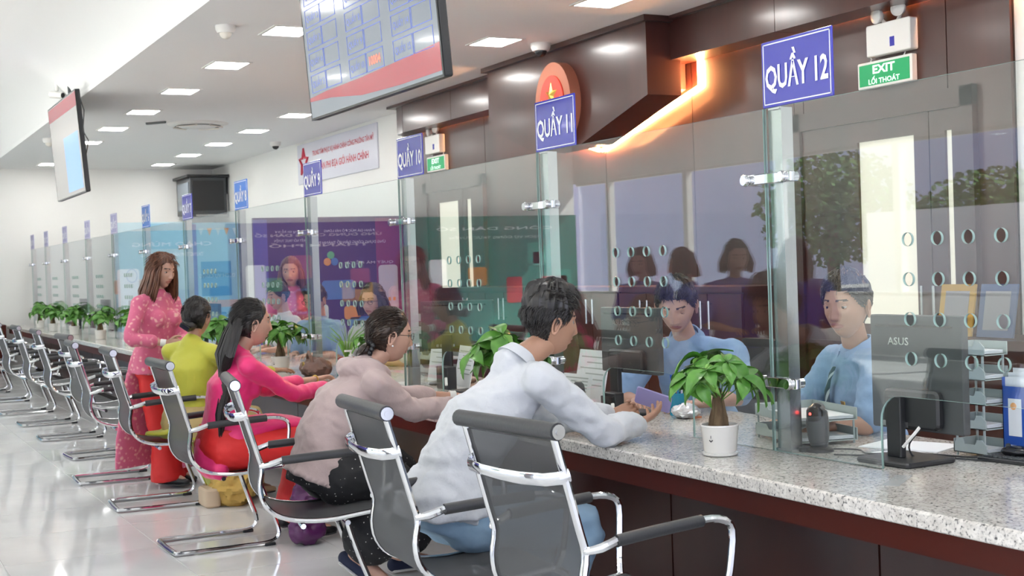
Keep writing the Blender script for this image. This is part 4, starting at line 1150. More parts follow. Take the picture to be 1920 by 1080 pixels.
wristband(r_, RI, P['wl'], P['el'], mat('white_watch_strap', (.85, .85, .83), .4), .027, .016)

# ---- 3: woman in the hot pink dress -------------------------------
P = dict(label='person in a bright pink tunic and red trousers with long dark hair', root=(1.90, 7.12, 0), seed=9, female=1, skin=SKINP,
  head=(2.045, 7.08, 1.195), face=(.96, .05, -.02), hs=1.04, neck=(1.975, 7.10, 1.055), chest=(1.93, 7.12, .86), hip=(1.875, 7.15, .55), wb=(-.01, 0, 0),
  sl=(1.98, 7.29, .975), sr=(1.98, 6.95, .97), el=(2.22, 7.50, .80), er=(2.25, 7.06, .80), wl=(2.62, 7.72, .815), wr=(2.62, 7.30, .80),
  handl=((.95, .1, .1), (0, -.3, -1), 1, .6), handr=((.9, .35, -.05), (0, 0, -1), -1, .5),
  hl=(1.92, 7.25, .53), hr=(1.92, 7.05, .53), kl=(2.38, 7.32, .53), kr=(2.36, 6.98, .52), al=(2.30, 7.32, .10), ar=(2.26, 6.98, .10), toe=(1, 0, 0),
  top=dict(mat=PINKM, name='tunic', off=.012, low=.10, sleeve=.80, fold=.004, cuff=.92, vox=.010), bottom=dict(mat=REDM, name='trousers', off=.022, flare=1.45, len=1.02), shoe=BLACKP)
P['top']['extra'] = [lambda q: (q.capsule([(1.82, 7.15, .53), (1.80, 7.10, .46), (1.82, 7.02, .42)], [.10, .09, .05], 12), q.capsule([(1.90, 7.10, .60), (2.15, 7.13, .64), (2.38, 7.18, .60)], [(.09, .16), (.05, .17), (.03, .16)], 14, ref=(0, 0, 1)))]
r_, RI, HM = figure(P); MH = RI @ HM
q = MB(); hair_shell(q, MH, 'female', .014, 1, back_flow, seed=18, clumps=1300, clen=.07, ctop=.08, crad=.0022)
gp = []
root_pts = [MH @ V((x, -.085 + .2 * abs(x), .02)) for x in (-.05, -.025, 0, .025, .05)]
for i, p0 in enumerate(root_pts):
    o = (i - 2) * .022
    gp.append(([p0, MH @ V((o * 1.6, -.115, -.06)), MH @ V((o * 2.0, -.15, -.16)), V((-.035, o * 2.3 - .05, .84)), V((-.07, o * 2.0 - .06, .72)), V((-.075, o * 1.6 - .06, .60))], [.022, .026, .026, .024, .02, .012]))
strands(q, gp, 75, .0036, 1, 5); q.obj('hair', HAIRB, r_, True)
q = MB(); q.tube([MH @ V((.088 * cos(a), .025 + .0 * a, .0 + .128 * sin(a))) for a in [radians(15 + 150 * k / 12) for k in range(13)]], .005, 6); q.obj('hair_band', BLACKG, r_, True)
q = MB(); d_ = (V(P['wl']) - V(P['el'])).normalized(); c_ = V(P['wl']) - d_ * .02; q.tube([RI @ (c_ - d_ * .002), RI @ (c_ + d_ * .002)], .026, 14); q.obj('bracelet', GOLD, r_)

# ---- 4: woman in the yellow dress, seen from behind ---------------
P = dict(label='person in a yellow tunic seen from behind with a low dark bun', root=(2.06, 8.6, 0), seed=12, female=1,
  head=(2.13, 8.62, 1.195), face=(.72, .69, -.05), hs=1.02, neck=(2.085, 8.59, 1.05), chest=(2.07, 8.58, .86), hip=(2.04, 8.60, .54),
  sl=(1.965, 8.71, .975), sr=(2.185, 8.46, .965), el=(2.06, 8.98, .80), er=(2.42, 8.62, .80), wl=(2.42, 9.10, .80), wr=(2.72, 8.86, .80), lath=(.5, -.85, 0),
  handl=((.9, .1, 0), (0, 0, -1), 1, .4), handr=((.9, .3, 0), (0, 0, -1), -1, .4),
  hl=(2.07, 8.70, .52), hr=(2.09, 8.52, .52), kl=(2.42, 8.82, .52), kr=(2.45, 8.58, .52), al=(2.40, 8.80, .10), ar=(2.40, 8.55, .10), toe=(1, 0, 0),
  top=dict(mat=YELM, name='tunic', off=.012, low=.12, sleeve=.9, fold=.003, vox=.011), bottom=dict(mat=mat('pale_gold_trousers', (.55, .42, .18), .7), name='trousers', off=.022, flare=1.5, len=1.0), shoe=mat('tan_shoe', (.5, .33, .2), .6))
P['top']['extra'] = [lambda q: (q.capsule([(2.0, 8.62, .5), (1.92, 8.66, .46), (1.80, 8.70, .462)], [(.05, .13), (.022, .13), (.014, .10)], 14, ref=(0, 0, 1)), q.capsule([(2.08, 8.56, .5), (2.13, 8.53, .3), (2.16, 8.52, .12)], [(.10, .10), (.04, .12), (.02, .12)], 12, ref=(1, 0, 0)))]
r_, RI, HM = figure(P); MH = RI @ HM
q = MB(); hair_shell(q, MH, 'female', .017, 1, back_flow, seed=28, clumps=900, clen=.06, ctop=.05, crad=.0022)
q.ell(MH @ V((0, -.098, -.055)), (.050, .040, .034)); q.obj('hair', HAIRB, r_, True)
q = MB(); q.rbox((-.038, -.020, -.016), (.038, .006, .016), .008, M=MH @ Matrix.Translation((0, -.135, -.062)) @ Matrix.Rotation(radians(30), 4, 'Y')); q.obj('hair_clip', BLACKG, r_)

# ---- 5: standing woman in the pink lace long dress ----------------
P = dict(label='person standing in a pink lace long dress and red trousers, hands folded', root=(2.04, 9.40, 0), seed=15, female=1, skin=SKINP,
  head=(2.075, 9.35, 1.505), face=(.50, -.83, -.20), hs=1.0, neck=(2.045, 9.38, 1.355), chest=(2.03, 9.39, 1.17), hip=(2.02, 9.41, .87), lath=(-.83, -.50, 0),
  sl=(2.165, 9.45, 1.285), sr=(1.90, 9.30, 1.285), el=(2.21, 9.36, 1.02), er=(1.815, 9.22, 1.05), wl=(2.16, 9.19, 1.00), wr=(2.05, 9.15, 1.01),
  handl=((-.6, -.5, -.1), (-.3, .8, -.2), -1, .7), handr=((.9, -.2, -.1), (.1, .9, 0), 1, .7),
  hl=(2.075, 9.435, .85), hr=(1.985, 9.385, .85), kl=(2.13, 9.46, .48), kr=(2.0, 9.36, .48), al=(2.14, 9.48, .10), ar=(2.06, 9.36, .10), toe=(.6, -.8, 0),
  top=dict(mat=LACE, name='long_dress', off=.012, low=.07, sleeve=.78, fold=.002, cuff=1.02, vox=.010), bottom=dict(mat=REDM, name='trousers', off=.008, flare=2.1, len=1.12), shoe=BLACKP)
def panel_rows(q, rows):
    ringloft(q, rows, 24)
P['top']['extra'] = [lambda q: panel_rows(q, [((1.99, 9.46, .92), (-.83, -.5, 0), (.5, -.83, 0), .16, .06), ((1.95, 9.50, .70), (-.83, -.5, 0), (.5, -.83, 0), .185, .035), ((1.91, 9.54, .35), (-.83, -.5, 0), (.5, -.83, 0), .20, .045), ((1.90, 9.56, .14), (-.83, -.5, 0), (.5, -.83, 0), .205, .03)]),
  lambda q: panel_rows(q, [((2.12, 9.32, .93), (-.83, -.5, 0), (.5, -.83, 0), .09, .04), ((2.19, 9.29, .65), (-.83, -.5, 0), (.5, -.83, 0), .085, .018), ((2.22, 9.28, .14), (-.83, -.5, 0), (.5, -.83, 0), .10, .014)])]
r_, RI, HM = figure(P); MH = RI @ HM
q = MB(); hair_shell(q, MH, 'female', .016, 1, part_flow, seed=33, clumps=900, clen=.07, ctop=.06, crad=.0024)
gp = []
for i in range(15):
    a = radians(-118 + 236 * i / 14); x, y = -sin(a), -cos(a)
    gp.append(([MH @ V((x * .070, y * .085 + .01, .045)), MH @ V((x * .088, y * .100, .0)), MH @ V((x * .098, y * .108, -.075)), MH @ V((x * .112, y * .115 - .01, -.16)), MH @ V((x * .105, y * .110 - .015, -.225))], [.010, .016, .022, .026, .020]))
strands(q, gp, 55, .0036, 1, 9); q.obj('hair', HAIRR, r_, True)
wristband(r_, RI, P['wr'], P['er'], mat('white_watch', (.8, .8, .78), .3), .026, .018)

# ---- 6: clerk behind the nearest monitor --------------------------
def clerk(P, hair=True):
    r_, RI, HM = figure(P); collar(r_, RI, P, P['top']['mat'] if 'collarm' not in P else P['collarm'], .072)
    q = MB(); hair_shell(q, RI @ HM, 'male', .017, 1.35, P.get('flow', male_flow), seed=P['seed'], clumps=1800, clen=.034, ctop=.12, crad=.0020); q.obj('hair', HAIRB, r_, True)
    return r_, RI, HM
P = dict(label='person in a light blue shirt and striped tie seated behind the nearest monitor', root=(3.80, 4.25, 0), seed=21,
  head=(3.62, 4.13, 1.255), face=(-.93, -.30, -.10), hs=1.10, neck=(3.70, 4.17, 1.085), chest=(3.75, 4.20, .90), hip=(3.86, 4.24, .58), vox=.013,
  sl=(3.66, 4.00, 1.01), sr=(3.77, 4.38, 1.01), el=(3.56, 3.95, .80), er=(3.66, 4.48, .80), wl=(3.40, 3.98, .80), wr=(3.46, 4.30, .80),
  handl=((-.9, .1, 0), (0, 0, -1), -1, .4), handr=((-.9, -.2, 0), (0, 0, -1), 1, .4),
  hl=(3.82, 4.12, .52), hr=(3.84, 4.34, .52), kl=(3.80, 4.10, .50), kr=(3.82, 4.36, .50), al=(3.84, 4.12, .09), ar=(3.84, 4.36, .09), toe=(-1, 0, 0),
  top=dict(mat=BLUES, name='shirt', off=.018, low=.05, sleeve=.42, fold=.006, loose=1.1), bottom=dict(mat=mat('dark_trousers', (.03, .03, .05), .8), name='trousers'), shoe=BLACKP)
r_, RI, HM = clerk(P)
TIE = pattern(mat('striped_tie', (.02, .07, .12), .5), 'noise', 1, [(.3, (.02, .07, .12)), (.7, (.02, .07, .12))])
nt = TIE.node_tree; wv_ = nt.nodes.new('ShaderNodeTexWave'); wv_.inputs['Scale'].default_value = 9; wv_.bands_direction = 'DIAGONAL'
tc = nt.nodes.new('ShaderNodeTexCoord'); nt.links.new(tc.outputs['Object'], wv_.inputs['Vector'])
rp = nt.nodes.new('ShaderNodeValToRGB'); rp.color_ramp.elements[0].position = .80; rp.color_ramp.elements[0].color = (.012, .05, .09, 1); rp.color_ramp.elements[1].position = .9; rp.color_ramp.elements[1].color = (.45, .55, .6, 1)
nt.links.new(wv_.outputs['Fac'], rp.inputs['Fac']); nt.links.new(rp.outputs['Color'], nt.nodes['Principled BSDF'].inputs['Base Color'])
def on_chest(P, side, up_, out):
    n0 = V(P['neck']); ch = V(P['chest']); sl, sr = V(P['sl']), V(P['sr']); lat = (sr - sl).normalized(); sp = (n0 - ch).normalized(); fw = lat.cross(sp) * -1
    return ch + lat * side + sp * up_ + fw * out, lat, sp, fw
q = MB(); rows = []
for u_, w2, o_ in ((.135, .016, .108), (.11, .022, .126), (.09, .016, .136), (.04, .025, .156), (-.04, .032, .164), (-.10, .035, .162), (-.14, .004, .160)):
    c, lat, sp, fw = on_chest(P, 0, u_, o_); rows.append([RI @ (c - lat * w2), RI @ (c + fw * .006), RI @ (c + lat * w2), RI @ (c - fw * .004)])
q.rings(rows); q.obj('tie', TIE, r_, True)
c, lat, sp, fw = on_chest(P, -.075, -.01, .132)
q = MB(); q.rbox((-.03, -.008, -.002), (.03, .008, .003), .002, M=Matrix.Translation(RI @ c) @ frame((0, 0, 0), -lat, sp).to_4x4()); q.obj('name_badge', GOLD, r_)

# ---- 7: clerk at the next counter looking down --------------------
P = dict(label='person in a light blue shirt looking down beside the second monitor', root=(3.85, 5.45, 0), seed=25, eyes=1,
  head=(3.56, 5.24, 1.245), face=(-.62, -.66, -.42), hs=1.12, neck=(3.66, 5.32, 1.085), chest=(3.74, 5.38, .90), hip=(3.88, 5.47, .58), vox=.013, skin=SKINP,
  sl=(3.80, 5.14, 1.01), sr=(3.54, 5.48, 1.01), el=(3.74, 5.00, .82), er=(3.42, 5.52, .80), wl=(3.52, 5.05, .80), wr=(3.40, 5.36, .80),
  handl=((-.8, .3, 0), (0, 0, -1), -1, .4), handr=((-.5, -.8, 0), (0, 0, -1), 1, .4),
  hl=(3.86, 5.36, .52), hr=(3.84, 5.56, .52), kl=(3.82, 5.34, .50), kr=(3.82, 5.58, .50), al=(3.84, 5.34, .09), ar=(3.84, 5.56, .09), toe=(-1, 0, 0),
  top=dict(mat=BLUES, name='shirt', off=.020, low=.05, sleeve=.44, fold=.006, loose=1.1), bottom=dict(mat=mat('dark_trousers_second', (.03, .03, .05), .8), name='trousers'), shoe=BLACKP)
r_, RI, HM = clerk(P)
q = MB()
for u_ in (.08, .01, -.06):
    c, lat, sp, fw = on_chest(P, 0, u_, .138); q.ell(RI @ c, (.006, .006, .006), nu=8, nv=6)
q.obj('buttons', WHITEP, r_)['kind'] = 'stuff'

# ---- 8-11: staff farther along and a stand-in for a reflection, simpler ---------------------------
def far_person(label, x, y, zh, face, top, seed, female=0, hs=1.0, glass=False, stand=False, hair=HAIRB, long=False, top_name='shirt', sleeve=.42):
    fx, fy = V(face).xy.normalized(); lx, ly = fy, -fx     # person's right
    if stand: zs = zh - .22; zc = zs - .14; zp = zs - .42
    else: zs = zh - .235; zc = zs - .13; zp = .60
    b = .10 if not stand else 0
    P = dict(label=label, root=(x - fx * b, y - fy * b, 0), seed=seed, female=female, head=(x, y, zh), face=face, hs=hs, neck=(x - fx * .05, y - fy * .05, zh - .155),
      chest=(x - fx * .08, y - fy * .08, zc), hip=(x - fx * (.08 + b), y - fy * (.08 + b), zp), vox=.016, skin=SKINP,
      sl=(x - lx * .18 - fx * .06, y - ly * .18 - fy * .06, zs), sr=(x + lx * .18 - fx * .06, y + ly * .18 - fy * .06, zs))
    for k, s in (('l', -1), ('r', 1)):
        ex, ey = x + s * lx * .23 - fx * .02, y + s * ly * .23 - fy * .02
        P['e' + k] = (ex, ey, zs - .22); P['w' + k] = (x + s * lx * .10 + fx * .18, y + s * ly * .10 + fy * .18, max(zs - .26, .80))
        P['hand' + k] = ((fx - s * lx * .3, fy - s * ly * .3, 0), (0, 0, -1), s, .4)
        P['h' + k] = (x + s * lx * .10 - fx * (.08 + b), y + s * ly * .10 - fy * (.08 + b), zp - .04)
        if stand: P['k' + k] = (x + s * lx * .09 - fx * .06, y + s * ly * .09 - fy * .06, .47); P['a' + k] = (x + s * lx * .09 - fx * .09, y + s * ly * .09 - fy * .09, .09)
        else: P['k' + k] = (x + s * lx * .12 - fx * .02, y + s * ly * .12 - fy * .02, .50); P['a' + k] = (x + s * lx * .12 - fx * .04, y + s * ly * .12 - fy * .04, .09)
    P['toe'] = (fx, fy, 0); P['top'] = dict(mat=top, name=top_name, off=.018, low=.10, sleeve=sleeve, vox=.015, fold=.004)
    P['bottom'] = dict(mat=DARKT, name='trousers', vox=.018); P['shoe'] = BLACKP
    r_, RI, HM = figure(P); MH = RI @ HM
    q = MB(); hair_shell(q, MH, 'female' if female else 'male', .016, 1.5, back_flow if female else male_flow, seed=seed, clumps=350, clen=.05, ctop=.2, crad=.004, n=(40, 60))
    if female:
        gp = []
        for i in range(11):
            a = radians(-110 + 220 * i / 10); x_, y_ = -sin(a), -cos(a); ln = 1 if long else .55
            gp.append(([MH @ V((x_ * .070, y_ * .085, .045)), MH @ V((x_ * .088, y_ * .100, .0)), MH @ V((x_ * .096, y_ * .108, -.075 * ln)), MH @ V((x_ * .10, y_ * .112 - .01, -.18 * ln))], [.012, .018, .024, .016]))
        strands(q, gp, 18, .006, 1, seed)
    q.obj('hair', hair, r_, True)
    if glass: glasses(r_, RI, HM, BLACKG)
    return r_
DARKT = mat('dark_cloth', (.03, .03, .05), .8)
far_person('person in a white shirt with black hair facing left behind the QUẦY 8 glass', 3.52, 11.35, 1.26, (-.9, -.1, -.15), SHIRTW, 41)
far_person('person with glasses in a pale blue shirt behind the QUẦY 9 glass', 3.55, 10.45, 1.235, (-.8, -.5, -.25), BLUES, 42, glass=True, hs=1.05)
far_person('person with glasses in a white blouse behind the QUẦY 10 post', 3.55, 9.15, 1.235, (-.75, -.6, -.1), SHIRTW, 43, female=1, glass=True, hs=1.02)
far_person('brown haired figure in a pink blouse standing in for a reflection behind the clerks', 3.95, 12.3, 1.47, (-.45, -.88, -.05), LACE, 44, female=1, stand=True, hs=1.15, hair=HAIRR, long=True, top_name='blouse')  # solid figure added in place of a translucent reflection in the glass
for k, (x, y, zh, fc, lab) in enumerate([(.34, 8.85, 1.44, (.8, -.5, -.1), 'leftmost'), (.44, 8.15, 1.42, (.6, .7, -.1), 'second from left'), (.50, 7.4, 1.46, (.3, -.9, -.1), 'third from left'), (.36, 6.95, 1.46, (-.6, .7, -.1), 'rightmost')]):
    far_person('person in an indigo shirt mirrored in the glass, %s of four' % lab, x, y, zh, fc, PURPS, 50 + k, female=1, stand=True, long=(k == 3))

# ================================================================== PLANTS
def leaf_data(name, m, L=.105, Wd=.030):
    q = MB(); rows = []
    for i in range(8):
        t = i / 7; w_ = Wd * (sin(pi * min(1, t * 1.05) ** .85) ** .8 if 0 < t < 1 else .03); z = .012 * sin(pi * t) - .030 * t * t
        rows.append([V((L * t, -w_, z + .006)), V((L * t, -w_ * .5, z + .002)), V((L * t, 0, z - .002)), V((L * t, w_ * .5, z + .002)), V((L * t, w_, z + .006))])
    q.rings(rows, 0, caps=False, closed=False); return q.data(name, m, True)
LEAFD = [leaf_data('leaf', LEAFM), leaf_data('leaf', LEAFL, .075, .024)]
def plant(x, y, label, seed, near=True, s=1.0, clusters=13):
    rnd = random.Random(seed)
    t = thing('potted_money_tree', label, 'potted plant', (x, y, .76), 0, 'potted money trees along the counter')
    MB().lathe([(0, 0), (.055, 0), (.062, .004), (.064, .011), (.0, .011)], 28).obj('saucer', POTW, t, True)
    MB().lathe([(0, .009), (.052, .010), (.058, .018), (.067, .104), (.069, .106), (.0685, .111), (.063, .111), (.061, .095), (0, .095)], 28).obj('pot', POTW, t, True)
    MB().lathe([(0, .100), (.061, .098), (.061, .094), (0, .094)][::-1], 20).obj('soil', SOIL, t, True)
    if near:
        q = MB(); q.box((-.0008, -.004, 0), (.0008, .004, .012)); M_ = Matrix.Rotation(radians(205), 4, 'Z') @ Matrix.Translation((.064, 0, .062))
        MB().tube([M_ @ V((0, .0, .014)), M_ @ V((.0005, 0, .004))], .0012, 5).tube([M_ @ V((0, -.006, -.002)), M_ @ V((0, 0, -.008)), M_ @ V((0, .006, -.002))], .0022, 5).obj('motif', DGREY, t)
    trunks = [(0.012, 0, .2), (-.010, .010, 2.2), (-.008, -.010, 4.1)]
    for k, (a, b, p0) in enumerate(trunks):
        h = .075 + .02 * k
        q = MB(); q.tube([(a * 1.5, b * 1.5, .09), (a * 1.2 + .004 * cos(p0), b + .004 * sin(p0), .13), (a, b * .8, .165), (a * .7, b * .7, .17 + h * .6)], [.020, .017, .014, .009], 10); q.obj('trunk', BARK, t, True)
    stems = MB(); leaves = MB()
    for c in range(clusters):
        az = 2 * pi * c / clusters * 1.618 * 2 + rnd.uniform(-.3, .3); el = rnd.uniform(.15, 1.35)
        r = rnd.uniform(.07, .15) * s; tip = V((r * cos(az) * cos(el * .8), r * sin(az) * cos(el * .8), .19 + r * (.20 + .95 * sin(el))))
        b0 = V((rnd.uniform(-.008, .008), rnd.uniform(-.008, .008), .19)); mid = b0.lerp(tip, .55) + V((0, 0, .018))
        stems.tube([b0, mid, tip], [.0022, .0018, .0014], 5)
        nl = rnd.choice((5, 5, 6)); a0 = rnd.uniform(0, 6.28)
        out = V((cos(az), sin(az), 0)); nrm = (V((0, 0, 1)) + out * rnd.uniform(.3, .9)).normalized()
        u = nrm.orthogonal().normalized(); v = nrm.cross(u)
        for j in range(nl):
            a = a0 + 2 * pi * j / nl + rnd.uniform(-.12, .12); d = (u * cos(a) + v * sin(a) - nrm * rnd.uniform(-.05, .45)).normalized()
            lat = nrm.cross(d).normalized(); n2 = d.cross(lat); sc_ = rnd.uniform(.75, 1.20) * s
            M = Matrix(((d.x, lat.x, n2.x, tip.x), (d.y, lat.y, n2.y, tip.y), (d.z, lat.z, n2.z, tip.z), (0, 0, 0, 1))) @ Matrix.Diagonal((sc_, sc_ * rnd.uniform(.85, 1.15), sc_ * rnd.uniform(.5, 1.6), 1))
            ld = LEAFD[1 if rnd.random() < .12 else 0]
            if near: link('leaf', ld, t, M=M)
            else: leaves.add([M @ w.co for w in ld.vertices], [tuple(p.vertices) for p in ld.polygons])
    stems.obj('stems', LEAFM, t, True)['kind'] = 'stuff'
    if not near: leaves.obj('foliage', LEAFM, t, True)['kind'] = 'stuff'
plist = [(2.81, 3.89, 'money tree in a white pot right beside the QUẦY 12 post', 1.0), (2.86, 5.72, 'money tree half hidden behind the man in the white shirt', 1.1), (2.88, 7.45, 'money tree behind the woman in the beige hoodie', .8), (2.86, 9.22, 'money tree in a white pot in front of the woman in bright pink', 1.05),
  (2.88, 10.95, 'money tree between the yellow and bright pink tunics', 1.15), (2.88, 12.7, 'money tree behind the standing woman in lace', 1.0), (2.84, 14.4, 'money tree at the left elbow of the standing woman', 1.1), (2.83, 16.1, 'money tree in a white pot, fourth from the far end', 1.15),
  (2.83, 17.95, 'money tree in a white pot, third from the far end', 1.1), (2.79, 19.5, 'money tree in a white pot, second from the far end', 1.15), (2.86, 21.3, 'money tree in a white pot at the far end of the counter', 1.1)]
for k, (x, y, lab, s_) in enumerate(plist): plant(x, y, lab, 60 + k, near=(k in (0, 1, 3)), s=s_, clusters=15 if k == 0 else 13)

# ================================================================== DESK EQUIPMENT
def monitor(x, y, zb, W, Hh, rz, label, logo=True, stand=.76):
    """screen faces away from the customers; local -x is the back shell"""
    t = thing('computer_monitor', label, 'monitor', (x, y, .76), radians(rz))
    h0 = zb - .76
    MB().rbox((-.030, -W / 2, h0), (.0, W / 2, h0 + Hh), .008, axis=0).obj('housing', DGREY, t)
    MB().box((.0, -W / 2 + .006, h0 + .012), (.002, W / 2 - .006, h0 + Hh - .006)).obj('screen', mat('monitor_picture', (.1, .12, .15), .3, emit=(.45, .55, .7), es=.5), t)
    MB().rbox((-.060, -W * .30, h0 + .01), (-.028, W * .30, h0 + Hh * .36), .02, axis=0).obj('rear_bulge', BLACKP, t)
    MB().box((-.0315, -W * .40, h0 + Hh * .895), (-.030, W * .44, h0 + Hh * .915)).obj('vent_slot', BLACKG, t)
    if logo: text('logo', 'ASUS', STEEL, t, frame((-.0318, W * .18, h0 + Hh * .77), (0, -1, 0), (0, 0, 1)), .026, .095, bold=.01)
    MB().rbox((-.085, .02, .018), (-.058, .085, h0 + Hh * .30), .006).obj('stand_neck', BLACKP, t)
    MB().rbox((-.17, -.09, 0), (.06, .15, .018), .02).obj('stand_base', BLACKP, t)
    q = MB()
    for k in range(5): q.box((-.062, W * .02 + .025 * k, h0 + .012), (-.059, W * .02 + .015 + .025 * k, h0 + .03))
    q.obj('ports', STEEL, t)['kind'] = 'stuff'
    return t
mt = monitor(3.235, 3.33, .865, .405, .385, 2, 'large dark monitor seen from behind at the nearest window')
MB().tube([(-.05, -.04, .13), (-.075, -.03, .10), (-.085, .01, .055)], .0055, 8).obj('white_plug', WHITEP, mt, True)
monitor(3.28, 5.18, .95, .46, .30, 2, 'dark monitor seen from behind beside the clerk looking down')
monitor(3.40, 7.35, .97, .46, .29, 48, 'narrow looking dark monitor turned edge on at the third window', False)
for k, y in enumerate([12.9, 14.9, 16.6, 18.5, 20.2]):
    monitor(3.35, y, .90, .46, .29, 3, 'small dark monitor far along the counter, %s beyond the standing woman' % OW[k], False)
def cable(label, pts, r=.003, m=BLACKP): tag(MB().capsule(pts, [r] * len(pts), 6, sub=5).obj('cable', m, smooth=True), label, 'cable')
cable('black cable looping from the nearest monitor to the keyboard', [(3.24, 3.30, .90), (3.20, 3.36, .82), (3.22, 3.34, .766), (3.33, 3.30, .764), (3.38, 3.20, .764), (3.45, 3.13, .764), (3.5, 3.12, .764)])
cable('thin black cable running behind the nearest monitor base', [(3.10, 3.62, .764), (3.20, 3.50, .764), (3.34, 3.42, .764), (3.40, 3.28, .764), (3.48, 3.20, .766)])
cable('black cable from the barcode scanner', [(3.17, 3.74, .764), (3.24, 3.66, .764), (3.20, 3.56, .764), (3.30, 3.52, .764)])
# barcode scanner
t = thing('barcode_scanner', 'black upright barcode scanner with a red light right of the nearest post', 'scanner', (3.13, 3.735, .76), radians(10))
MB().lathe([(0, 0), (.052, 0), (.050, .010), (.030, .018), (0, .020)], 24).obj('base', BLACKP, t, True)
q = MB(); q.capsule([(0, 0, .025), (-.003, 0, .055), (-.006, 0, .10), (-.004, 0, .145), (0, 0, .155)], [(.028, .034), (.034, .040), (.036, .044), (.030, .038), (.020, .028)], 20, ref=(1, 0, 0)); q.obj('body', DGREY, t, True)
MB().capsule([(-.012, 0, .115), (-.014, 0, .145), (-.010, 0, .155)], [(.030, .038), (.028, .036), (.018, .026)], 18, ref=(1, 0, 0)).obj('window_hood', BLACKG, t, True)
MB().ell((-.042, .002, .137), (.004, .005, .005)).obj('red_light', mat('red_led', (1, .05, .03), .3, emit=(1, .04, .03), es=4), t, True)
tag(MB().rbox((3.06, 3.745, .76), (3.11, 3.835, .778), .006).obj('card_reader', DGREY), 'flat dark grey reader block left of the barcode scanner', 'card reader')
# document trays
def tray_stack(x, y, rz, n, gap, L, Wd, label, seed, base=.76):
    t = thing('document_trays', label, 'document tray', (x, y, base), radians(rz)); rnd = random.Random(seed)
    for k in range(n):
        z = .012 + gap * k; q = MB()
        q.box((0, 0, z), (Wd, L, z + .003))
        q.rings([[V((0, yy_, z)), V((0, yy_, z + hh)), V((.004, yy_, z + hh)), V((.004, yy_, z))] for yy_, hh in ((0, .030), (.02, .048), (L * .28, .048), (L * .34, .030), (L * .66, .030), (L * .72, .048), (L - .02, .048), (L, .030))])
        q.box((Wd - .004, 0, z), (Wd, L, z + .045)); q.box((0, L - .004, z), (Wd, L, z + .045))
        tr = q.obj('tray', GREYP, t)
        sh = MB()
        for j in range(3): sh.box((.01 + rnd.uniform(0, .01), .01, z + .006 + .004 * j), (Wd - .01, L - .01 - rnd.uniform(0, .03), z + .009 + .004 * j))
        sh.obj('paper_sheets', PAPER, tr)['kind'] = 'stuff'
    for (a, b) in ((.004, .01), (.004, L - .014), (Wd - .012, .01), (Wd - .012, L - .014)):
        MB().box((a, b, 0), (a + .006, b + .006, .012 + gap * (n - 1))).obj('riser', GREYP, t)
    return t
tray_stack(3.13, 3.86, -12, 2, .075, .34, .25, 'low pair of grey green document trays behind the nearest post', 1)
tray_stack(3.42, 3.235, 0, 5, .083, .145, .11, 'tall tower of five grey trays right of the nearest monitor', 2)
tray_stack(3.50, 7.95, 0, 5, .085, .30, .20, 'grey tray tower at the third window behind the hoodie woman', 3)
tag(MB().box((3.43, 3.25, .944), (3.50, 3.36, .95)).obj('folded_cloth', mat('mauve_paper', (.35, .12, .25), .8)), 'mauve booklet in the tall tray tower', 'booklet')
# magazine file
t = thing('magazine_file', 'blue plastic magazine file stuffed with white papers at the right edge', 'magazine file', (3.50, 3.125, .76), radians(0))
q = MB(); q.box((0, 0, 0), (.003, .11, .24)).box((0, 0, 0), (.11, .003, .27)).box((0, .107, 0), (.11, .11, .27)).box((.107, 0, 0), (.11, .11, .30)).box((0, 0, 0), (.11, .11, .003)); q.obj('box', BLUEP, t)
MB().box((-.001, .03, .075), (0, .085, .20)).obj('label_card', PAPER, t); MB().lathe([(0, -.001), (.012, -.001), (.012, .001), (0, .001)], 16, M=Matrix.Translation((-.002, .062, .175)) @ Matrix.Rotation(pi / 2, 4, 'Y')).obj('orange_dot', mat('orange_print', (.9, .4, .1), .6), t)
MB().box((-.001, .035, .02), (0, .085, .045)).obj('finger_hole', PAPER, t)
for k in range(6): MB().box((.012 + .015 * k, .012, .01), (.014 + .015 * k, .10, .275 + .012 * ((k * 7) % 3)), M=Matrix.Rotation(radians(-3 + 1.5 * k), 4, 'X')).obj('paper', PAPER, t)
# keyboard and mouse
t = thing('keyboard', 'black keyboard at the right edge of the counter', 'keyboard', (3.40, 3.02, .76), radians(6))
MB().rbox((0, -.22, 0), (.13, .22, .014), .008).obj('case', BLACKP, t)
km = MB().rbox((0, 0, 0), (.014, .014, .005), .002).data('key', DGREY)
for i in range(6):
    for j in range(22): link('key', km, t, (.012 + .0185 * i, -.208 + .0188 * j, .0135))
t = thing('computer_mouse', 'black computer mouse lying on the keyboard edge at the right', 'mouse', (3.47, 3.15, .776), radians(20))
MB().ell((0, 0, .014), (.034, .055, .020)).obj('shell', BLACKG, t, True); MB().lathe([(0, -.004), (.008, -.004), (.008, .004), (0, .004)], 12, M=Matrix.Translation((0, .03, .032)) @ Matrix.Rotation(pi / 2, 4, 'Y')).obj('wheel', DGREY, t, True)
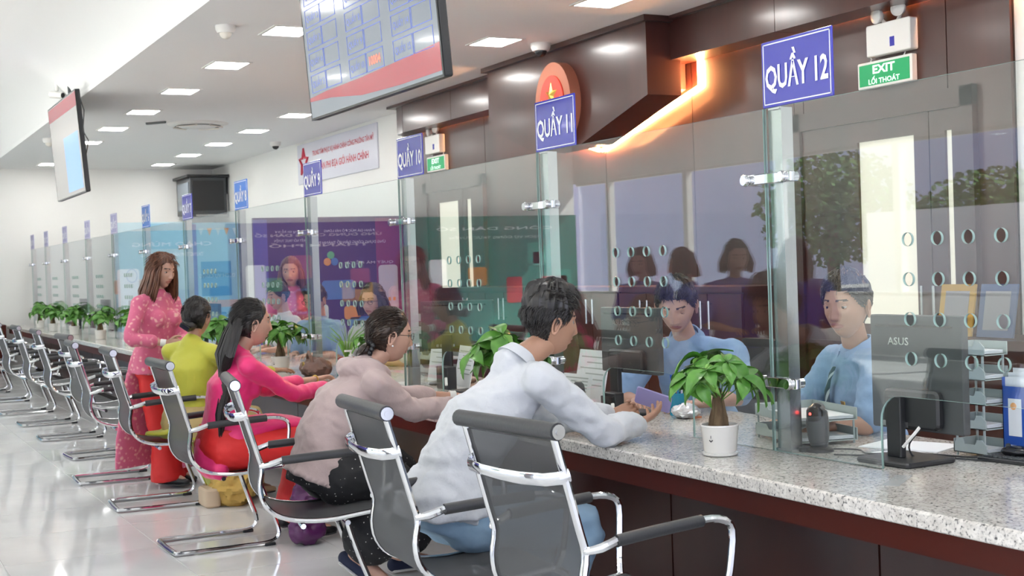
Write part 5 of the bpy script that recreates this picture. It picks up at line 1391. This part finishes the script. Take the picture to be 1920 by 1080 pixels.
# loose papers
def sheet(x, y, rz, w_, l, label, m=PAPER, z=.7605, n=1):
    t = thing('paper_sheet', label, 'paper', (x, y, z), radians(rz)); q = MB()
    for k in range(n): q.box((-w_ / 2 + .004 * k, -l / 2, .0006 * k), (w_ / 2 + .004 * k, l / 2, .0006 * k + .0005))
    q.obj('sheet', m, t)
    if n > 1: t.children[0]['kind'] = 'stuff'
sheet(3.45, 3.62, 20, .21, .30, 'white sheets lying behind the nearest monitor', n=4)
sheet(3.30, 3.48, -10, .15, .21, 'small white sheet beside the nearest monitor base')
t = thing('plastic_tag', 'clear plastic strip taped to the granite near the right edge', 'tape', (2.90, 3.10, .7605), radians(35)); MB().box((-.10, -.025, 0), (.10, .025, .0008)).obj('strip', mat('clear_tape', (.75, .78, .78), .15, alpha=.5), t)
# pen cup, foil packet, small speaker, leaning documents at the second window
t = thing('pen_cup', 'blue pen cup full of pens beside the clerk looking down', 'pen cup', (3.40, 5.02, .76))
MB().lathe([(0, 0), (.036, 0), (.038, .10), (.035, .10), (.033, .005), (0, .005)], 20).obj('cup', mat('teal_cup', (.03, .30, .45), .2, alpha=.8), t, True)
pens = [((.06, .02, .5), .17), ((.5, .2, .05), .16), ((.02, .1, .6), .18), ((.3, .1, .5), .165), ((.05, .3, .6), .15), ((.7, .7, .75), .17)]
for k, (c, h) in enumerate(pens):
    a = k * 1.05; MB().tube([(.012 * cos(a), .012 * sin(a), .008), (.030 * cos(a), .030 * sin(a), h)], .0045, 8).obj('pen', mat('pen_%s' % 'abcdef'[k], c, .3), t, True)
t = thing('foil_packet', 'crumpled silver foil packet in front of the pen cup', 'packet', (3.36, 4.90, .76))
q = MB(); q.ell((0, 0, .030), (.055, .075, .030), nu=20, nv=12); rr_ = random.Random(5); q.v = [(a + rr_.uniform(-.007, .007), b + rr_.uniform(-.008, .008), max(0, c + rr_.uniform(-.009, .009))) for a, b, c in q.v]
q.obj('foil', mat('silver_foil', (.75, .75, .77), .3, .8), t); MB().box((.0, -.05, 0), (.05, .0, .008)).obj('orange_card', mat('orange_card', (.7, .2, .05), .6), t)
t = thing('desk_speaker', 'small dark grey cylinder speaker in front of the leaning documents', 'speaker', (3.22, 5.60, .76)); MB().capsule([(0, 0, .03), (0, 0, .10)], [.035, .030], 20).obj('body', DGREY, t, True); MB().lathe([(0, .126), (.02, .126), (.018, .131), (0, .131)], 16).obj('top_button', GREYP, t, True)
t = thing('card_terminal', 'small black card terminal with a white plug near the phone', 'card terminal', (3.10, 5.13, .76)); MB().rbox((0, -.06, 0), (.05, .05, .115), .008).obj('body', BLACKP, t); MB().rbox((-.012, -.055, .02), (0, .045, .10), .004).obj('front', BLACKG, t); MB().tube([(-.02, -.075, .03), (-.01, -.055, .07)], .008, 8).obj('white_plug', WHITEP, t, True)
def board(x, y, rz, w_, h, lean, label, lines=6, name='leaning_document'):
    t = thing(name, label, 'document', (x, y, .76), radians(rz)); M = Matrix.Rotation(radians(lean), 4, 'Y')
    MB().box((0, -w_ / 2, 0), (.003, w_ / 2, h), M=M).obj('card', PAPER, t); q = MB()
    for k in range(lines): q.box((-.001, -w_ * .38, h * (.85 - .11 * k)), (-.0004, w_ * (.40 - .2 * (k % 2)), h * (.85 - .11 * k) + .006), M=M)
    q.obj('printed_lines', GREYP, t)['kind'] = 'stuff'
board(3.42, 5.86, 0, .30, .26, 12, 'upright white form beside the second monitor, upper one')
board(3.30, 5.80, 4, .26, .15, 14, 'white form in a low holder beside the second monitor')
board(3.34, 7.55, 6, .26, .28, 10, 'tilted white notice left of the edge on monitor')
board(3.30, 7.12, -4, .26, .24, 12, 'white notice right of the edge on monitor')
t = thing('card_terminal', 'black card terminal standing in front of the white notices', 'card terminal', (3.14, 7.02, .76)); MB().rbox((0, -.06, 0), (.06, .10, .13), .008).obj('body', BLACKP, t); MB().tube([(-.02, -.085, .03), (-.01, -.06, .07)], .008, 8).obj('white_plug', WHITEP, t, True)
t = thing('keyboard', 'black keyboard under the outstretched arms of the hoodie woman', 'keyboard', (3.10, 6.62, .76), radians(0)); MB().rbox((0, -.22, 0), (.13, .22, .014), .008).obj('case', BLACKP, t)
# handbag, sanitiser, red pots near the pink tunic
t = thing('handbag', 'slouched brown leather handbag on the counter in front of the pink tunic', 'handbag', (2.92, 8.62, .76)); BAGM = mat('brown_leather', (.16, .085, .065), .5, bump=(25, .6, .01))
q = MB(); q.ell((0, 0, .055), (.09, .15, .058), nu=24, nv=16); rr_ = random.Random(9); vs, fs = remesh(q, .012, 1, folds(.018, 4, 1.4)); q = MB(); q.add([V((a, b, max(c, 0))) for a, b, c in [tuple(v) for v in vs]], fs); q.obj('body', BAGM, t, True)
MB().tube([(-.04, -.08, .08), (-.06, -.06, .14), (-.05, .0, .165), (-.04, .06, .14), (-.03, .08, .08)], .010, 8).obj('handle', BAGM, t, True)
MB().lathe([(.010, -.003), (.018, -.003), (.018, .003), (.010, .003), (.010, -.003)], 14, M=Matrix.Translation((-.08, .03, .08)) @ Matrix.Rotation(pi / 2, 4, 'Y')).obj('ring', GOLD, t)
t = thing('sanitiser_bottle', 'clear pump bottle with a black base beside the handbag', 'bottle', (2.96, 8.05, .76)); MB().lathe([(0, 0), (.034, 0), (.036, .09), (.030, .12), (.012, .13), (.012, .15), (0, .15)], 20).obj('bottle', mat('dark_bottle', (.03, .04, .04), .15), t, True); MB().lathe([(.0, .15), (.014, .15), (.014, .165), (.006, .17), (.006, .19), (0, .19)], 14).box((-.04, -.006, .185), (.006, .006, .197)).obj('pump', WHITEP, t)
t = thing('flower_pot', 'red flower pot with grassy leaves behind the brown handbag', 'flower pot', (3.10, 8.50, .76)); MB().lathe([(0, 0), (.045, 0), (.065, .11), (.068, .12), (.058, .12), (.05, .10), (0, .10)], 22).obj('pot', mat('red_pot', (.42, .04, .03), .4), t, True)
q = MB(); rr_ = random.Random(11)
for k in range(36):
    a = rr_.uniform(0, 6.28); r = rr_.uniform(.05, .16); h = rr_.uniform(.12, .24); q.tube([(0, 0, .10), (r * .4 * cos(a), r * .4 * sin(a), .10 + h * .7), (r * cos(a), r * sin(a), .10 + h)], [(.006, .001), (.005, .001), (.001, .001)], 4)
q.obj('blades', LEAFL, t)['kind'] = 'stuff'
t = thing('glass_vase', 'clear vase with yellow green stems behind the handbag', 'vase', (3.25, 8.35, .76)); MB().lathe([(0, 0), (.04, 0), (.042, .03), (.055, .24), (.052, .24), (.038, .03), (0, .02)], 20).obj('vase', GLASS, t, True)
q = MB()
for k in range(8): a = k * .8; q.tube([(.01 * cos(a), .01 * sin(a), .02), (.03 * cos(a), .03 * sin(a), .22)], .004, 5)
q.obj('stems', LEAFL, t)['kind'] = 'stuff'
t = thing('document_folder', 'orange folder lying under the arms of the hoodie woman', 'folder', (2.84, 6.45, .76), radians(15)); MB().box((-.10, -.15, 0), (.10, .15, .012)).obj('cover', mat('orange_folder', (.75, .20, .09), .6), t); MB().box((-.095, -.145, .012), (.095, .14, .018)).obj('papers', PAPER, t)
sheet(2.90, 6.30, 5, .21, .30, 'white form under the hands of the hoodie woman')
sheet(2.86, 7.55, -8, .21, .30, 'white form in front of the pink tunic')

# staff chairs
def staff_chair(x, y, rz, m, label):
    t = thing('office_chair', label, 'chair', (x, y, 0), radians(rz), 'office chairs behind the counter')
    MB().capsule([(0, 0, .43), (0, 0, .47)], [(.24, .24), (.23, .23)], 20).obj('seat', m, t, True)
    q = MB(); rows = []
    for k in range(9):
        u = k / 8; z = .52 + .52 * u; wd = .215 * (1 - .35 * max(0, u - .6) ** 2 * 4); xo = .23 + .04 * u
        rows.append([V((xo + .022 * cos(a) + .06 * (abs(sin(a)) ** 2) * -1, wd * sin(a), z)) for a in [2 * pi * j / 20 for j in range(20)]])
    q.rings(rows); q.obj('backrest', m, t, True)
    MB().tube([(0, 0, .40), (0, 0, .12)], .028).obj('gas_column', BLACKP, t)
    for k in range(5):
        a = 2 * pi * k / 5; l = MB().tube([(0, 0, .11), (.28 * cos(a), .28 * sin(a), .07)], [.024, .016]).obj('leg', BLACKP, t); MB().ell((.28 * cos(a), .28 * sin(a), .03), (.025, .025, .03)).obj('castor', BLACKP, l, True)
    for s in (-1, 1): MB().tube([(.12, s * .26, .44), (.05, s * .28, .62), (-.12, s * .28, .64), (-.14, s * .26, .5)], .015).obj('armrest', BLACKP, t, True)
BRL = mat('brown_leather_chair', (.10, .035, .022), .45)
staff_chair(3.95, 4.28, 0, BRL, 'brown leather office chair of the clerk with the tie')
staff_chair(4.02, 5.52, -8, BLACKP, 'black office chair of the clerk looking down')
staff_chair(4.05, 7.6, 10, BRL, 'empty brown office chair at the third window')
staff_chair(3.72, 9.2, 0, BLACKP, 'black office chair of the woman with glasses')
staff_chair(3.75, 10.5, 0, BLACKP, 'black office chair of the clerk with glasses')
staff_chair(3.72, 11.4, 0, BLACKP, 'black office chair of the farthest clerk')

# bags on the floor
CLOTHM = mat('gold_cloth', (.55, .36, .09), .7, bump=(20, .5, .01)); CREAMM = mat('cream_bag', (.60, .47, .33), .7)
t = thing('cloth_bag', 'gold and yellow cloth bag with cream sides on the floor under the yellow tunic', 'bag', (2.26, 8.42, 0))
q = MB(); q.ell((0, 0, .10), (.13, .20, .11), nu=20, nv=14); vs, fs = remesh(q, .014, 1, folds(.025, 7, 1.2)); q = MB(); q.add([V((v.x, v.y, max(v.z, 0))) for v in vs], fs); q.obj('bundle', CLOTHM, t, True)
MB().rbox((-.20, -.12, 0), (-.10, .10, .12), .03).obj('cream_side', CREAMM, t, True)
t = thing('plastic_bag', 'purple plastic bag hanging beside the red trousers of the pink tunic', 'bag', (2.24, 6.86, 0)); q = MB(); q.capsule([(0, 0, .06), (0, .01, .20), (0, 0, .36), (0, 0, .44)], [(.10, .05), (.09, .05), (.05, .03), (.02, .012)], 16, ref=(1, 0, 0)); vs, fs = remesh(q, .012, 1, folds(.012, 9, 1.6)); q = MB(); q.add(vs, fs); q.obj('bag', mat('purple_plastic', (.10, .02, .10), .25), t, True)

# ================================================================== HALL DISPLAYS (seen mirrored in the glass)
def backdrop(x0, x1, y, h, cols, label, seed, title):
    t = thing('display_backdrop', label, 'display board', ((x0 + x1) / 2, y, 0)); w_ = x1 - x0
    MB().box((-w_ / 2, 0, .05), (w_ / 2, .05, h)).obj('board', mat('board_%s' % title[0], cols[0], .5), t)
    for s in (-1, 1): MB().box((s * w_ * .45 - .03, -.05, 0), (s * w_ * .45 + .03, .30, .05)).obj('foot', STEEL, t)
    F = lambda u, z: frame((u, -.004, z), (1, 0, 0), (0, 0, 1))
    text('lettering', title[1], WHITE, t, F(0, h - .22), .09, w_ * .7); text('lettering', title[2], WHITE, t, F(0, h - .40), .08, w_ * .55)
    rnd = random.Random(seed)
    for k in range(6):
        u = rnd.uniform(-.42, .42) * w_; z = rnd.uniform(.9, h - .7); a, b = rnd.uniform(.12, .3), rnd.uniform(.10, .25)
        MB().rbox((u - a, -.006, z - b), (u + a, -.001, z + b), .04, axis=1).obj('graphic', mat('graphic_%s_%s' % (title[0], 'abcdef'[k]), cols[1 + k % (len(cols) - 1)], .5), t)
    MB().rbox((w_ * .30, -.010, .75), (w_ * .30 + .36, -.004, 1.62), .05, axis=1).obj('phone_graphic', WHITE, t)
backdrop(-7.2, -3.65, 22.9, 2.42, [(.02, .20, .16), (.04, .32, .25), (.45, .04, .05), (.55, .25, .05), (.1, .35, .3)], 'green display backdrop, mirrored in the glass', 8, ('green', 'CÔNG DÂN SỐ', 'DỊCH VỤ CÔNG TRỰC TUYẾN'))
backdrop(-3.6, -.2, 22.95, 2.36, [(.05, .03, .17), (.40, .08, .20), (.04, .16, .45), (.55, .25, .04), (.06, .3, .2)], 'purple display backdrop with phone graphics, mirrored in the glass', 3, ('purple', 'ỨNG DỤNG CÔNG DÂN SỐ', 'THÀNH PHỐ'))
backdrop(-.15, 1.75, 22.7, 2.25, [(.20, .42, .55), (.05, .22, .45), (.4, .6, .7), (.5, .25, .15), (.1, .3, .5)], 'light blue display backdrop, mirrored in the glass', 5, ('sky', 'CHÀO MỪNG', 'TRUNG TÂM HÀNH CHÍNH CÔNG'))
t = thing('ticket_kiosk', 'grey queue ticket kiosk with a red header, mirrored in the glass', 'kiosk', (-.9, 4.6, 0))
MB().rbox((-.25, -.25, 0), (.25, .25, 1.1), .03).obj('cabinet', mat('kiosk_grey', (.45, .46, .48), .4), t); MB().box((.20, -.22, 1.1), (.26, .22, 1.55), M=None).obj('screen', SCRG, t); MB().box((-.05, -.24, 1.1), (.20, .24, 1.58)).obj('head', DGREY, t); MB().box((.261, -.22, 1.46), (.268, .22, 1.55)).obj('red_header', RED, t)
# solid dim cards standing in for reflections above the near cabinet, far corner socket
for k, (x, y, m_, lab) in enumerate([(5.75, 5.66, mat('yellow_frame', (.40, .24, .04), .5), 'yellow edged card standing in for a dim reflection behind the tray tower'), (5.75, 5.36, mat('blue_frame', (.06, .09, .18), .5), 'blue edged card standing in for a dim reflection at the right edge')]):
    t = thing('reflection_card', lab, 'reflection', (x, y, .97)); M = Matrix.Rotation(radians(10), 4, 'Y')
    MB().box((0, -.13, 0), (.012, .13, .30), M=M).obj('frame', m_, t); MB().box((-.002, -.09, .04), (0, .09, .26), M=M).obj('sheet', mat('dim_reflection_grey', (.22, .22, .24), .6), t)
t = thing('low_cabinet', 'dark wooden cupboard under the reflection cards at the right edge', 'cupboard', (5.62, 4.4, 0)); MB().box((.02, 0, .05), (.46, 1.33, .92)).obj('body', WOODD, t); MB().box((0, -.005, .92), (.46, 1.335, .965)).obj('top', WOOD, t); MB().box((.04, .01, 0), (.4, 1.32, .05)).obj('plinth', BLACKP, t)

# ================================================================== PRINTED BOARDS BEHIND THE COUNTER (print set to read mirrored)
def pmat(n, c): return mat('print_' + n, c, .45)
PUR = pmat('purple', (.050, .028, .15)); PUR2 = pmat('plum', (.20, .035, .16)); SKY = pmat('sky', (.30, .56, .72)); SKYD = pmat('sky_deep', (.06, .30, .58)); PALE = pmat('pale', (.60, .76, .82)); IND = pmat('indigo', (.10, .10, .42)); ORA = pmat('orange', (.70, .32, .08)); GRN = pmat('green', (.10, .40, .22)); PLB = pmat('bubble', (.07, .20, .55)); LIL = pmat('lilac', (.55, .55, .72))
def rear_board(name, label, x0, x1, y, z1, m, seed):
    t = thing(name, label, 'display board', ((x0 + x1) / 2, y, 0)); w_ = x1 - x0
    MB().box((-w_ / 2, 0, .04), (w_ / 2, .04, z1)).obj('board', m, t)
    for s_ in (-1, 1): MB().box((s_ * w_ * .42 - .03, -.10, 0), (s_ * w_ * .42 + .03, .25, .04)).obj('foot', STEEL, t)
    return t, w_
MF = lambda u, z: frame((u, -.004, z), (-1, 0, 0), (0, 0, 1))
t, w_ = rear_board('display_board', 'dark purple display board with mirrored print behind the staff with glasses', 4.26, 6.10, 14.58, 2.09, PUR, 1)
MB().box((w_ / 2 - .38, -.003, .06), (w_ / 2 - .02, 0, 2.07)).obj('plum_band', PUR2, t)
MB().box((-w_ / 2, -.003, .06), (-w_ / 2 + .16, 0, 2.07)).obj('indigo_band', IND, t)
for (u, z, h_, wd, tx) in ((.22, 1.93, .045, .62, 'ĐÁNH GIÁ MỨC ĐỘ HÀI LÒNG'), (.22, 1.80, .055, .88, 'ỨNG DỤNG CÔNG DÂN SỐ THÀNH PHỐ'), (-.50, 1.93, .045, .34, 'Thông tin hỗ trợ'), (-.50, 1.83, .05, .36, 'KẾT NỐI TRỰC TUYẾN'), (.45, 1.56, .05, .60, 'QUÉT MÃ ĐỂ TẢI')):
    text('lettering', tx, LIL, t, MF(u, z), h_, wd)
for k, (u, z, a, b, m_) in enumerate([(-.42, 1.05, .17, .16, PLB), (.06, 1.25, .20, .11, PLB), (-.70, .90, .05, .16, LIL), (.22, .98, .10, .08, ORA), (-.16, 1.0, .09, .09, PALE), (.40, .85, .22, .08, PLB)]):
    MB().rbox((u - a, -.007, z - b), (u + a, -.001, z + b), .04, axis=1).obj('graphic', m_, t)
ph = MB().rbox((.56, -.012, .72), (.80, -.002, 1.52), .04, axis=1).obj('phone_graphic', LIL, t)
for k in range(3): MB().box((.61 + .06 * k, -.014, 1.10), (.64 + .06 * k, -.012, 1.14)).obj('app_icon', ORA, ph)
for k, (c, a) in enumerate(((GRN, 90), (ORA, 210), (PLB, 330))): MB().ell((-.02 + .05 * cos(radians(a)), -.006, 1.60 + .05 * sin(radians(a))), (.045, .006, .045)).obj('logo_petal', c, t, True)
t, w_ = rear_board('display_board', 'light blue display board with mirrored print behind the yellow tunic', 4.44, 5.20, 18.4, 2.20, SKY, 2)
MB().box((-w_ / 2, -.003, .06), (-w_ / 2 + .13, 0, 2.18)).obj('indigo_band', IND, t)
MB().box((-.20, -.004, 1.18), (.22, 0, 1.66)).obj('blue_block', SKYD, t); text('lettering', 'DỊCH VỤ CÔNG', PALE, t, MF(.02, 1.46), .08, .5)
MB().box((-.24, -.003, 1.02), (.36, 0, 1.12)).obj('peach_stripe', pmat('peach', (.62, .45, .36)), t)
for k in range(3): MB().rbox((-.2 + .2 * k, -.006, .70), (-.06 + .2 * k, -.001, .95), .03, axis=1).obj('blue_graphic', SKYD, t)
for k in range(5): MB().prism([(-.22 + .12 * k, 2.12), (-.15 + .12 * k, 2.12), (-.185 + .12 * k, 2.02)], 1, -.006, -.001).obj('pennant', ORA if k % 2 else PALE, t)
t, w_ = rear_board('display_board', 'pale blue display board with mirrored print behind the lace dress', 3.98, 5.05, 20.9, 2.32, PALE, 3)
MB().box((-.1, -.004, 1.9), (w_ / 2 - .02, 0, 2.30)).obj('sky_block', SKY, t); MB().box((-.25, -.004, 1.25), (.30, 0, 1.42)).obj('grey_line', pmat('grey', (.45, .55, .60)), t); MB().box((-.3, -.004, .9), (.1, 0, 1.15)).obj('blue_line', SKYD, t)
q = MB(); q.tube([(-.34 + .08 * cos(2 * pi * k / 16), -.004, 1.5 + .10 * sin(2 * pi * k / 16)) for k in range(16)], .006, 5, closed=True); q.obj('ring_mark', SKYD, t)
